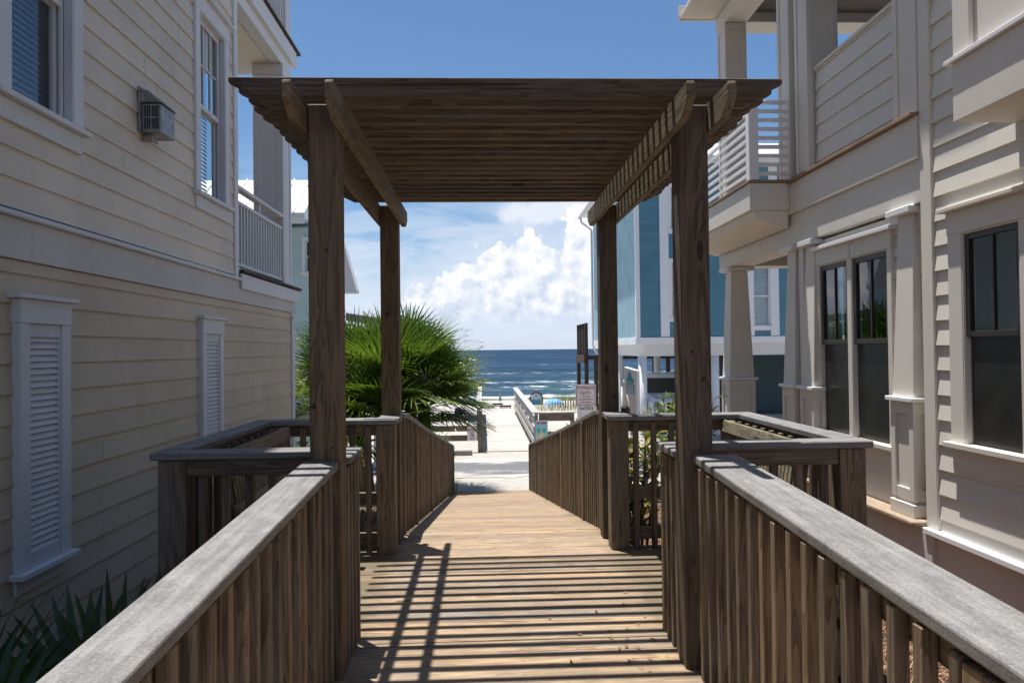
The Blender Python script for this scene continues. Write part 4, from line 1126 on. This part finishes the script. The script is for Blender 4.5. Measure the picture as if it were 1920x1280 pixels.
def big_palm():
    t = thing('palm', (-1.95, 14.6, -1.5), 'bushy fan palm with spiky green fronds leaning over the left ramp railing', 'palm')
    rnd = random.Random(21)
    heads = [(-1.95, 14.6, 0.55, 1.25, 54), (-3.0, 14.9, 0.35, 1.2, 40), (-1.25, 14.9, 0.40, 1.12, 44), (-2.4, 14.2, -.1, 1.1, 32), (-1.6, 15.3, 0.95, 1.05, 30), (-2.7, 15.4, 0.95, 1.05, 28)]
    crown = MB(); tr = MB()
    for (x, y, z, R, n) in heads:
        zg = gz(x, y)
        tr.tube([(x + .1, y, zg - .1), (x + .05, y, (zg + z) / 2), (x, y, z)], [.15, .13, .12], 9)
        for k in range(n):
            a = k * 2.399963 + rnd.uniform(-.3, .3)
            el = R_(-8 + 94 * ((k + .5) / n) ** 0.9 + rnd.uniform(-8, 8))
            d = Vector((math.cos(a) * math.cos(el), math.sin(a) * math.cos(el), math.sin(el)))
            dead = (k < 5) and rnd.random() < .7
            tint = rnd.uniform(0.0, .08) if dead else rnd.uniform(.26, .86)
            if not dead and rnd.random() < .06: tint = .98
            fan(crown, rnd, (x + d.x * .08, y + d.y * .08, z + rnd.uniform(-.2, .12)), d, rnd.uniform(.45, .9) * R, rnd.uniform(.78, 1.02) * R,
                n=24, spread=82, droop=.04 + (.06 if el < .3 else 0), tint=tint, wid=.042)
    tr.build('trunk', M['bark'], t, smooth=True)
    crown.build('crown', M['palm'], t, tint=True)
big_palm()

def palmetto():
    t = thing('palmetto', (-2.15, 2.9, -.62), 'dark palmetto in the shade below the cream house wall in the near left corner', 'plant')
    rnd = random.Random(4); c = MB()
    for (bx_, by, n) in ((-2.2, 2.9, 8), (-1.85, 3.45, 7), (-1.9, 2.3, 6)):
        for k in range(n):
            a = k * 2.4 + .4; el = R_(rnd.uniform(28, 78))
            d = Vector((math.cos(a) * math.cos(el), math.sin(a) * math.cos(el), math.sin(el)))
            fan(c, rnd, (bx_, by, -.72), d, rnd.uniform(.45, .72), rnd.uniform(.60, .80), n=15, spread=58, droop=.06, tint=rnd.uniform(.16, .34), wid=.052)
    c.build('fronds', M['palm'], t, tint=True)
palmetto()

def blade_leaf(mb, c, d, up, L, Wd, tint):
    d = Vector(d).normalized(); s = d.cross(Vector(up)); s = s.normalized() if s.length > .01 else Vector((1, 0, 0)); n = s.cross(d)
    c = Vector(c); vs = []
    for t, w, h in ((0, .1, 0), (.3, .9, .05), (.6, 1.0, .04), (.85, .6, -.02), (1, .05, -.10)):
        p = c + d * L * t + n * h * L
        vs += [p - s * Wd * w * .5 + n * .06 * L * w, p, p + s * Wd * w * .5 + n * .06 * L * w]
    fs = []
    for i in range(4): fs += [(3 * i, 3 * i + 1, 3 * i + 4, 3 * i + 3), (3 * i + 1, 3 * i + 2, 3 * i + 5, 3 * i + 4)]
    mb.add(vs, fs, tint)

def crotons():
    for (x, y, h, label, sd_) in ((1.36, 6.25, 1.12, 'tall croton with yellow and dark leaves beside the ramp railing', 1), (1.92, 6.55, 1.36, 'croton with a golden leaf tip rising above the grey rail cap', 2),
                                  (1.55, 7.3, .85, 'low red tinged croton behind the two taller ones', 3), (2.6, 6.4, 1.0, 'croton standing nearest the greige house porch', 4)):
        t = thing('croton', (x, y, gz(x, y)), label, 'plant', 'crotons beyond the bench recess'); rnd = random.Random(sd_)
        st = MB(); lv = MB(); g = gz(x, y)
        for q in range(5):
            a = q * 1.26 + sd_; tip = Vector((x + .20 * math.cos(a), y + .20 * math.sin(a), g + h * (rnd.uniform(.7, 1.0) if q else 1.0)))
            p0 = Vector((x + .03 * math.cos(a), y + .03 * math.sin(a), g - .05)); st.tube([p0, (p0 + tip) / 2 + Vector((0, 0, .05)), tip], [.014, .011, .006], 6)
            for k in range(26):
                f = .25 + .75 * k / 25; c = p0.lerp(tip, f); b = k * 2.4 + q
                el = R_(rnd.uniform(-10, 50)); d = (math.cos(b) * math.cos(el), math.sin(b) * math.cos(el), math.sin(el))
                blade_leaf(lv, c, d, (0, 0, 1), rnd.uniform(.13, .21), rnd.uniform(.045, .07), max(0, min(1, rnd.gauss(.55, .25))))
        st.build('stem', M['bark'], t, smooth=True); lv.build('leaves', M['croton'], t, tint=True)
crotons()

def shrub(x, y, r, h, label, seed, n=900, cat='shrub', group=None):
    t = thing('shrub', (x, y, gz(x, y)), label, cat, group); rnd = random.Random(seed); g = gz(x, y); lv = MB(); st = MB()
    for q in range(7):
        a = q * .9; st.tube([(x, y, g - .05), (x + r * .5 * math.cos(a), y + r * .5 * math.sin(a), g + h * .55), (x + r * .8 * math.cos(a), y + r * .8 * math.sin(a), g + h * .85)], [.016, .01, .004], 5)
    for k in range(n):
        u, v, w = rnd.gauss(0, 1), rnd.gauss(0, 1), rnd.gauss(0, 1); l = math.sqrt(u * u + v * v + w * w); q = rnd.uniform(.45, 1.0)
        p = Vector((x + u / l * r * q, y + v / l * r * q, g + h * .52 + w / l * h * .5 * q)) 
        q2 = noise.noise(p * 3.0)
        if q2 < -.22: continue
        d = (u / l + rnd.uniform(-.6, .6), v / l + rnd.uniform(-.6, .6), w / l + rnd.uniform(-.3, .7))
        blade_leaf(lv, p, d, (0, 0, 1), rnd.uniform(.06, .10), rnd.uniform(.03, .05), min(1, max(0, .5 + q2 + rnd.uniform(-.25, .25))) if rnd.random() > .04 else 1.0)
    st.build('stem', M['bark'], t); lv.build('leaves', M['shrub'], t, tint=True)
shrub(2.35, 8.9, .5, 1.2, 'bright green shrub with small white flowers between the crotons and the street', 5, 1100)
shrub(2.75, 20.9, .42, .95, 'small green shrub below the red lettered emergency sign', 6, 600)
shrub(-1.6, 20.3, .7, .8, 'low green shrub under the palm beside the no parking sign', 7, 800)
shrub(-1.35, 6.9, .45, .75, 'low shrub under the left ramp railing beside the cream house corner', 8, 800)

def grass_clump(x0, x1, y0, y1, n, h, label, seed, name='grass', mat='grass'):
    mb = MB(); rnd = random.Random(seed)
    for k in range(n):
        x, y = rnd.uniform(x0, x1), rnd.uniform(y0, y1); g = gz(x, y); a = rnd.uniform(0, 6.28); L = h * rnd.uniform(.5, 1.1); b = rnd.uniform(.1, .6) * L
        s = Vector((math.sin(a), -math.cos(a), 0)) * .006
        vs = []
        for t in (0, .5, 1.0):
            c = Vector((x + math.cos(a) * b * t * t, y + math.sin(a) * b * t * t, g - .01 + L * t)); vs += [c - s * (1.02 - t), c + s * (1.02 - t)]
        mb.add(vs, [(0, 1, 3, 2), (2, 3, 5, 4)], rnd.uniform(0, 1))
    o = mb.build(name, M[mat], tint=True); tag(o, label, 'grass', kind='stuff')
grass_clump(-1.15, -.60, 12.6, 15.2, 420, .50, 'tuft of long grass growing at the foot of the left ramp railing', 1)
grass_clump(.98, 1.5, 13.4, 15.3, 260, .30, 'short grass growing at the foot of the right ramp railing', 2)
grass_clump(2.4, 7.0, 33, 36.5, 900, .55, 'pale sea oats growing on the sand beyond the street', 3)
grass_clump(-3.0, -.75, 5.6, 9.0, 700, .35, 'rough grass along the left side of the ramp', 4)
grass_clump(1.9, 3.6, 21.6, 23.6, 500, .5, 'green dune grass behind the boardwalk rail', 9)
grass_clump(5.2, 7.2, 52, 56, 600, .75, 'sea oats growing on the upper beach', 10)

def pine_straw():
    mb = MB(); rnd = random.Random(13)
    for k in range(9000):
        x = rnd.uniform(.85, 3.5); y = rnd.uniform(-.8, 8.6)
        g = gz(x, y) + rnd.uniform(.004, .035); a = rnd.uniform(0, 3.14); L = rnd.uniform(.05, .10); dx, dy = math.cos(a) * L, math.sin(a) * L
        w = .0028; px_, py = -math.sin(a) * w, math.cos(a) * w; t = rnd.uniform(-.012, .02)
        mb.add([(x - dx - px_, y - dy - py, g - t), (x - dx + px_, y - dy + py, g - t), (x + dx + px_, y + dy + py, g + t), (x + dx - px_, y + dy - py, g + t)], [(0, 1, 2, 3)], rnd.uniform(0, 1))
    tag(mb.build('pine_straw', M['straw'], tint=True), 'loose orange brown pine straw between the walkway and the greige house', 'pine straw', kind='stuff')
    lb = MB()
    for k in range(26):
        x = .35 + .55 * rnd.random() ** .6; y = rnd.uniform(3.15, 4.4); a = rnd.uniform(0, 6.28)
        blade_leaf(lb, (x, y, .006), (math.cos(a), math.sin(a), .05), (0, 0, 1), rnd.uniform(.02, .05), rnd.uniform(.006, .014), rnd.uniform(0, .6))
    tag(lb.build('leaf_litter', M['straw'], tint=True), 'scattered dry leaf bits on the planks at the right of the pergola', 'leaf litter', kind='stuff')
pine_straw()

# ------------------------------------------------------------------ boardwalk to the beach
BZ = -1.47
def boardwalk():
    mb = MB(); y = 21.0; rnd = random.Random(8)
    while y < 36.0:
        mb.box(-.10 + rnd.uniform(-.01, .01), 1.40 + rnd.uniform(-.01, .01), y, y + .138, BZ - .035, BZ + rnd.uniform(-.002, .002)); y += .145
    tag(mb.build('beach_boardwalk', M['paleX'], bevel=.003), 'sun bleached boardwalk leading from the street to the beach', 'boardwalk', kind='structure')
    # right rail, turning along the street at its near end
    t = thing('boardwalk_rail', (1.5, 26, BZ), 'pale rail of boards on the right of the beach boardwalk, turning along the street', 'railing', 'rails of the beach boardwalk')
    zt = lambda y: -.30
    for k, z in enumerate((-.55, -.86, -1.17)):
        bx('rail_board', M['paleY'], t, 1.43, 1.468, 20.62, 34.0, z - .10, z + .09, .004)
    bx('handrail', M['paleY'], t, 1.38, 1.62, 20.55, 34.0, -.352, -.315, .006)
    for y in (20.7, 23.2, 25.7, 28.2, 30.7, 33.2): bx('post', M['paleZ'], t, 1.47, 1.57, y, y + .1, -2.0, -.354, .004)
    bx('handrail', M['paleX'], t, 1.62, 2.66, 20.52, 20.80, -.350, -.312, .006)
    for z in (-.47, -1.0, ): bx('rail_board', M['railX'], t, 1.59, 2.62, 20.60, 20.64, z - .11, z + .11, .004)
    bx('post', M['railZ'], t, 2.52, 2.62, 20.641, 20.74, -2.0, -.352, .004)
    # left rail: dark boards, turning along the street
    t2 = thing('boardwalk_rail', (-.2, 26, BZ), 'weathered grey rail on the left of the beach boardwalk behind the palm', 'railing', 'rails of the beach boardwalk')
    for z in (-.42, -.74, -1.06, -1.32): bx('rail_board', M['railY'], t2, -.145, -.107, 21.05, 33.0, z - .12, z + .12, .004)
    bx('end_post', M['railZ'], t2, -.19, -.05, 20.93, 21.04, -1.8, -.255, .004)
    for y in (24.0, 27.0, 30.0): bx('post', M['railZ'], t2, -.24, -.146, y, y + .1, -2.2, -.24, .004)
    bx('handrail', M['paleY'], t2, -.26, -.08, 21.2, 33.1, -.238, -.20, .005)
    for z in (-.50, -.80, -1.08): bx('rail_board', M['railX'], t2, -3.2, -.195, 20.98, 21.02, z - .085, z + .085, .004)
    for x in (-1.7, -3.1): bx('post', M['railZ'], t2, x, x + .1, 21.022, 21.12, -2.0, -.35, .004)
    c = MB().box(-1.5, -.35, 20.35, 20.52, -1.52, -1.36).build('parking_kerb', plain('grey_concrete', (.25, .25, .25), .9), bevel=.02, seg=2)
    tag(c, 'low concrete parking kerb at the sandy street edge left of the boardwalk', 'kerb')
boardwalk()

# ------------------------------------------------------------------ signs
def signs():
    t = thing('emergency_sign', (2.45, 17.0, -1.5), 'white sign with a red border and red emergency call lettering on a post', 'sign')
    bx('post', M['galv'], t, 2.43, 2.47, 17.02, 17.06, -1.9, .60, .003)
    pn = bx('sign_panel', M['signw'], t, 2.20, 2.69, 17.0, 17.012, .14, .64, .004)
    bd = MB(); x0, x1, z0, z1, w = 2.215, 2.675, .155, .625, .012
    bd.box(x0, x1, 16.996, 16.999, z0, z0 + w).box(x0, x1, 16.996, 16.999, z1 - w, z1).box(x0, x0 + w, 16.996, 16.999, z0 + w, z1 - w).box(x1 - w, x1, 16.996, 16.999, z0 + w, z1 - w)
    bd.build('sign_border', M['red'], pn)
    cx = 2.445
    for txt, z, s, w in (('For Emergencies', .565, .085, .40), ('Call 911', .445, .11, .25), ('Your Location', .355, .05, .20), ('Beach Access', .285, .05, .33), ('on the Lane', .215, .05, .22)):
        if txt in ('Beach Access', 'on the Lane'): continue
        text_mesh('lettering', txt, s, M['red'], pn, (cx, 16.997, z), width=w)
    sm_ = MB()                                         # two lines too small to read: rows of short strokes
    rnd = random.Random(2)
    for z, w in ((.285, .34), (.218, .24)):
        x = cx - w / 2
        while x < cx + w / 2:
            q = rnd.uniform(.010, .018); sm_.box(x, x + q, 16.996, 16.999, z - .013, z + .013); x += q + rnd.uniform(.003, .016)
    sm_.build('small_lettering', M['red'], pn)
    p2 = bx('notice_panel', M['signw'], t, 2.235, 2.70, 17.0, 17.012, -.36, .125, .004)
    text_mesh('lettering', 'NOTICE', .09, M['ink'], p2, (2.46, 16.997, .065), width=.33, bold=.001)
    mk = MB(); mk.box(2.30, 2.315, 16.996, 16.999, -.13, -.10).box(2.50, 2.54, 16.996, 16.999, -.16, -.145).box(2.62, 2.66, 16.996, 16.999, -.06, -.045)
    mk.build('worn_marks', M['ink'], p2)
    # no parking sign
    t = thing('no_parking_sign', (-.36, 20.9, -1.47), 'white no parking sign fixed to the weathered rail left of the boardwalk', 'sign')
    pn = bx('sign_panel', M['signw'], t, -.50, -.21, 20.90, 20.912, -1.15, -.70, .012)
    for txt, z, s, w in (('NO', -.755, .07, .075), ('PARKING', -.835, .07, .22), ('ANY', -.915, .07, .11), ('TIME', -.99, .07, .13)):
        text_mesh('lettering', txt, s, M['red'], pn, (-.355, 20.897, z), width=w, bold=.002)
    sm_ = MB()
    for z, w in ((-1.06, .16), (-1.11, .12)):
        x = -.355 - w / 2
        while x < -.355 + w / 2:
            q = rnd.uniform(.008, .016); sm_.box(x, x + q, 20.896, 20.899, z - .012, z + .012); x += q + .006
    sm_.build('small_lettering', M['red'], pn)
    # turquoise beach sign
    t = thing('beach_sign', (1.65, 20.5, -1.47), 'small turquoise and sand coloured sign on the near end of the pale rail', 'sign')
    pn = bx('sign_panel', M['signgrey'], t, 1.475, 1.835, 20.53, 20.545, -1.16, -.54, .004)
    q = MB().box(1.50, 1.81, 20.526, 20.529, -1.0, -.70); q.build('picture_ground', M['turq2'], pn)
    q = MB(); q.prism([(1.515 + .06 * (1 + math.cos(a)), -.85 + .075 * math.sin(a)) for a in [i * .5236 for i in range(12)]], 'Y', 20.5225, 20.525)
    q.prism([(1.675 + .06 * (1 + math.cos(a)), -.84 + .07 * math.sin(a)) for a in [i * .5236 for i in range(12)]], 'Y', 20.5225, 20.525); q.build('picture_shapes', M['turq'], pn)
    q = MB().prism([(1.50, -1.06), (1.81, -1.06), (1.81, -.98), (1.70, -.95), (1.655, -.76), (1.635, -.76), (1.60, -.96), (1.50, -.985)], 'Y', 20.519, 20.5215); q.build('picture_sand', M['sandink'], pn)
    q = MB().box(1.51, 1.60, 20.526, 20.529, -.65, -.61).box(1.63, 1.80, 20.526, 20.529, -.65, -.61).box(1.52, 1.79, 20.526, 20.529, -1.125, -1.085); q.build('lettering_bar', M['red'], pn)
    # arched beach information board
    t = thing('information_board', (3.0, 40, -1.8), 'arched information board with a brown hoop and a blue sea picture on the beach', 'sign')
    pts = [(2.60, 40, -2.2), (2.60, 40, -1.25)] + [(2.945 - .345 * math.cos(a), 40, -1.25 + .345 * math.sin(a)) for a in [i * math.pi / 10 for i in range(1, 10)]] + [(3.29, 40, -1.25), (3.29, 40, -2.2)]
    MB().tube(pts, .045, 8).build('hoop', M['darkwood'], t, smooth=True)
    arc = [(2.945 - .29 * math.cos(a), -1.25 + .29 * math.sin(a)) for a in [i * math.pi / 12 for i in range(13)]]
    pn = MB().prism([(2.655, -1.9)] + arc + [(3.235, -1.9)], 'Y', 40.0, 40.02).build('board', M['signgrey'], t)
    MB().prism([(2.66, -1.34), (2.80, -1.30), (2.95, -1.36), (3.10, -1.31), (3.23, -1.35), (3.23, -1.60), (2.66, -1.60)], 'Y', 39.99, 39.998).build('picture_sea', plain('deep_blue_ink', (.02, .20, .36), .5), pn)
    MB().box(2.66, 3.23, 39.99, 39.998, -1.88, -1.602).build('picture_shallows', M['turq2'], pn)
    MB().box(2.91, 2.98, 39.99, 39.998, -1.12, -1.06).build('emblem', M['ink'], pn)
    # white house sign box with a turquoise picture
    t = thing('picture_board', (2.5, 12.0, -1.3), 'white upright sign box with a turquoise picture standing before the teal house', 'sign')
    bxs = MB().hexa([(2.37, 12.0, .36), (2.60, 12.05, .28), (2.70, 12.22, .28), (2.47, 12.17, .36)], [(2.385, 12.0, 1.185), (2.62, 12.05, 1.115), (2.70, 12.22, 1.115), (2.47, 12.17, 1.185)]).build('sign_box', M['white'], t, .006)
    dy = lambda x: 12.0 + (x - 2.37) * .05 / .23
    def pan(pts, name, mat, off):
        vs = [(x, dy(x) - off, z) for x, z in pts] + [(x, dy(x) - off + .003, z) for x, z in pts]; n = len(pts)
        MB().add(vs, [tuple(range(n)), tuple(reversed(range(n, 2 * n)))] + [(i, (i + 1) % n, n + (i + 1) % n, n + i) for i in range(n)]).build(name, mat, bxs)
    pan([(2.430, .98), (2.435, .925), (2.475, .93), (2.52, .92), (2.562, .93), (2.555, .97), (2.53, .99), (2.515, 1.05), (2.495, 1.10), (2.478, 1.12), (2.465, 1.08), (2.45, 1.02)], 'picture_roof', M['turq'], .012)
    pan([(2.435, .86), (2.50, .85), (2.565, .86), (2.562, .922), (2.435, .922)], 'picture_wall', M['signgrey'], .012)
    pan([(2.437, .72), (2.455, .72), (2.468, .84), (2.45, .855), (2.437, .85)], 'picture_leg', M['turq2'], .012)
    pan([(2.54, .71), (2.562, .70), (2.566, .85), (2.545, .85)], 'picture_leg', M['turq'], .012)
    pan([(2.49, .72), (2.515, .72), (2.512, .83), (2.495, .83)], 'picture_leg', M['turq2'], .012)
    bx('post', M['white'], t, 2.50, 2.58, 12.10, 12.18, -1.6, .30)
    rp = MB(); rp.tube([(2.42, 11.97, .72), (2.47, 11.93, .45), (2.50, 11.96, .10)], .012, 6); rp.tube([(2.36, 11.97, .80), (2.34, 11.95, .50), (2.40, 11.96, .2)], .012, 6)
    rp.build('cord', M['rope'], t, smooth=True)
    # lantern beside it
    t = thing('lantern', (2.15, 11.0, -1.2), 'black lantern on a thin pale post behind the corner of the rail cap', 'lantern')
    MB().tube([(2.15, 11.0, -1.6), (2.15, 11.0, .90)], .032, 8).build('post', M['galv'], t, smooth=True)
    MB().tube([(2.18, 10.93, .42), (2.18, 10.93, .45), (2.18, 10.93, .58), (2.18, 10.93, .61)], [.055, .072, .072, .05], 6).build('lamp_head', M['black'], t)
    # notice under the teal house
    t = thing('property_sign', (9.0, 25.93, 0), 'small white notice with black lettering on the dark wall under the teal house', 'sign')
    pn = bx('sign_panel', M['signw'], t, 8.95, 9.95, 25.94, 25.96, .50, 1.12, .004)
    for txt, z in (('PRIVATE', 1.0), ('KEEP OUT', .84), ('POOL', .65)):
        if txt == 'PRIVATE': text_mesh('lettering', txt, .14, M['ink'], pn, (9.6, 25.937, z), width=.5, bold=.004)
    q = MB().box(9.62, 9.66, 25.935, 25.938, .78, .90).box(9.70, 9.80, 25.935, 25.938, .79, .90).box(9.62, 9.80, 25.935, 25.938, .62, .72); q.build('worn_lettering', M['ink'], pn)
signs()

# ------------------------------------------------------------------ pickup under the teal house
def pickup():
    cx, yf, g = 6.62, 23.6, gz(6.6, 24)
    t = thing('pickup_truck', (cx, yf + 2.5, g), 'silver white pickup truck parked nose out between the piles of the teal house', 'truck')
    def ring(y, w, z0, z1, cr=.16):
        a = w / 2
        return [(cx - a + .05, y, z0), (cx + a - .05, y, z0), (cx + a, y, z0 + .12), (cx + a, y, z1 - cr), (cx + a - cr * .8, y, z1), (cx - a + cr * .8, y, z1), (cx - a, y, z1 - cr), (cx - a, y, z0 + .12)]
    def loft(rings, name, mat, par, bev=.012):
        vs = [p for r in rings for p in r]; n = len(rings[0]); fs = [tuple(range(n)), tuple(reversed(range((len(rings) - 1) * n, len(rings) * n)))]
        for k in range(len(rings) - 1):
            fs += [(k * n + i, k * n + (i + 1) % n, (k + 1) * n + (i + 1) % n, (k + 1) * n + i) for i in range(n)]
        return MB().add(vs, fs).build(name, mat, par, bev, seg=2)
    G = g
    body = loft([ring(yf, 1.72, G + .50, G + 1.20, .10), ring(yf + .10, 1.92, G + .42, G + 1.27, .14), ring(yf + 1.1, 2.0, G + .40, G + 1.36, .16), ring(yf + 1.55, 2.02, G + .40, G + 1.38, .14),
                 ring(yf + 5.6, 2.02, G + .42, G + 1.36, .10), ring(yf + 5.75, 1.96, G + .5, G + 1.30, .10)], 'body', M['carpaint'], t)
    def cabring(y, wb, wt, zb, zt):
        return [(cx - wb / 2, y, zb), (cx + wb / 2, y, zb), (cx + wt / 2, y, zt - .08), (cx + wt / 2 - .12, y, zt), (cx - wt / 2 + .12, y, zt), (cx - wt / 2, y, zt - .08)]
    def slant(y0, y1, wb, wt, zb, zt):
        r = cabring(0, wb, wt, zb, zt); return [(p[0], y0 if p[2] == zb else y1, p[2]) for p in r]
    cab = loft([slant(yf + 1.35, yf + 2.05, 1.90, 1.62, G + 1.34, G + 2.02), slant(yf + 2.4, yf + 2.4, 1.92, 1.66, G + 1.34, G + 2.08), slant(yf + 3.8, yf + 3.75, 1.92, 1.64, G + 1.34, G + 2.05)], 'cab', M['carpaint'], t)
    # windscreen and side glass set just proud of the cab
    def quad(pts, name, mat, par): return MB().add(pts, [tuple(range(len(pts)))]).build(name, mat, par)
    zb, zt = G + 1.40, G + 1.90
    fy = lambda z: yf + 1.35 + (z - G - 1.34) / .68 * .70 - .012
    quad([(cx - .84, fy(zb), zb), (cx + .84, fy(zb), zb), (cx + .73, fy(zt), zt), (cx - .73, fy(zt), zt)], 'windscreen', M['carglass'], cab)
    for s in (-1, 1):
        xs = lambda z: cx + s * (.955 - (z - G - 1.34) / .66 * .14 + .008)
        quad([(xs(zb + .02), yf + 1.75, zb + .02), (xs(zb + .02), yf + 2.6, zb + .02), (xs(zt), yf + 2.6, zt), (xs(zt), yf + 2.15, zt)], 'side_window', M['carglass'], cab)
        quad([(xs(zb + .02), yf + 2.68, zb + .02), (xs(zb + .02), yf + 3.6, zb + .02), (xs(zt), yf + 3.5, zt), (xs(zt), yf + 2.68, zt)], 'side_window', M['carglass'], cab)
        MB().box(cx + s * 1.00, cx + s * 1.20, yf + 1.75, yf + 1.85, G + 1.38, G + 1.62).build('mirror', M['carpaint'], t, .03, seg=2)
        h = MB().prism([(cx + s * .93, G + .86), (cx + s * .55, G + .86), (cx + s * .58, G + 1.14), (cx + s * .86, G + 1.20), (cx + s * .93, G + 1.15)], 'Y', yf - .012, yf + .15).build('headlight', M['lamp'], t, .01)
        for yy in (yf + 1.0, yf + 4.6):
            wh = MB().tube([(cx + s * .76, yy, G + .40), (cx + s * .80, yy, G + .40), (cx + s * .98, yy, G + .40), (cx + s * 1.015, yy, G + .40)], [.33, .39, .39, .34], 22).build('wheel', M['tyre'], t, smooth=False)
            MB().tube([(cx + s * .99, yy, G + .40), (cx + s * 1.022, yy, G + .40)], [.25, .22], 16).build('rim', M['chrome'], wh)
    MB().prism([(cx - .48, G + .72), (cx + .48, G + .72), (cx + .50, G + 1.16), (cx - .50, G + 1.16)], 'Y', yf - .018, yf + .05).build('grille', M['black'], t, .01)
    fr = MB()
    for (a, b, c, d) in ((cx - .54, cx + .54, G + 1.162, G + 1.20), (cx - .54, cx + .54, G + .68, G + .718), (cx - .54, cx - .502, G + .72, G + 1.16), (cx + .502, cx + .54, G + .72, G + 1.16)): fr.box(a, b, yf - .035, yf + .02, c, d)
    fr.build('grille_surround', M['chrome'], t, .008)
    MB().box(cx - .98, cx + .98, yf - .10, yf + .12, G + .42, G + .66).build('bumper', M['chrome'], t, .03, seg=2)
pickup()

# ------------------------------------------------------------------ things on the beach
def beach_things():
    # picket fence
    t = thing('picket_fence', (4.4, 37, -1.6), 'reddish brown picket sand fence slanting across the beach behind the emergency sign', 'fence')
    rnd = random.Random(6)
    for k in range(26):
        f = k / 25; x = 3.55 + 3.2 * f; y = 37.0 - 1.6 * f; z = gz(x, y) + .05; h = .18 + .55 * f + rnd.uniform(-.04, .04)
        bx('picket', M['redwood'], t, x, x + .06, y, y + .02, z - .1, z + h, .0)
    for h in (.12,):
        MB().tube([(3.5, 37.03, gz(3.5, 37) + h), (6.8, 35.43, gz(6.8, 35.4) + h + .1)], .012, 5).build('wire', M['galv'], t)
    # blue umbrella lying on its side
    t = thing('beach_umbrella', (3.65, 39.0, -1.8), 'open bright blue beach umbrella lying tipped on the sand', 'umbrella')
    c = Vector((3.75, 39.0, -1.72)); ax = Vector((-.35, -.75, .55)).normalized(); u = ax.cross(Vector((0, 0, 1))).normalized(); v = ax.cross(u)
    n = 10; vs = [c + ax * .28]; fs = []
    for r, h in ((.28, .22), (.52, .08), (.68, -.10)):
        for k in range(n):
            a = 2 * math.pi * k / n; q = r * (1 if k % 2 == 0 else .95); vs.append(c + u * q * math.cos(a) + v * q * math.sin(a) + ax * h)
    for k in range(n): fs.append((0, 1 + k, 1 + (k + 1) % n))
    for j in range(2):
        for k in range(n): fs.append((1 + j * n + k, 1 + (j + 1) * n + k, 1 + (j + 1) * n + (k + 1) % n, 1 + j * n + (k + 1) % n))
    MB().add(vs, fs).build('canopy', M['fabric'], t)
    MB().tube([c + ax * .3, c - ax * 1.0], .016, 6).build('pole', M['galv'], t)
    # closed umbrella
    x, y = 1.05, 46.0; g = gz(x, y)
    t = thing('closed_umbrella', (x, y, g), 'closed grey beach umbrella standing upright on the white sand', 'umbrella')
    MB().tube([(x, y, g - .1), (x, y, g + .5)], .02, 6).build('pole', M['galv'], t)
    MB().tube([(x, y, g + .12), (x, y, g + .22), (x, y, g + .45), (x, y, g + .62)], [.09, .11, .06, .01], 8).build('canopy', plain('grey_canvas', (.28, .27, .26), .9), t)
    # low beach chairs
    for (x, y, label) in ((.12, 37.2, 'low dark beach chair nearest the palm fronds'), (1.12, 36.9, 'low dark beach chair close to the far end of the pale rail'), (.75, 39.5, 'low dark beach chair farthest out on the sand')):
        g = gz(x, y); t = thing('beach_chair', (x, y, g), label, 'chair', 'low chairs on the beach')
        MB().box(x - .27, x + .27, y - .25, y + .28, g + .07, g + .10).build('seat', M['ink'], t)
        MB().hexa([(x - .27, y - .30, g + .07), (x + .27, y - .30, g + .07), (x + .27, y - .26, g + .07), (x - .27, y - .26, g + .07)], [(x - .27, y - .75, g + .20), (x + .27, y - .75, g + .20), (x + .27, y - .71, g + .20), (x - .27, y - .71, g + .20)]).build('backrest', M['ink'], t)
        for s in (-1, 1):
            bx('leg', M['galv'], t, x + s * .27 - .015, x + s * .27 + .015, y - .25, y - .22, g - .03, g + .14, 0); bx('leg', M['galv'], t, x + s * .27 - .015, x + s * .27 + .015, y + .24, y + .27, g - .03, g + .14, 0)
beach_things()
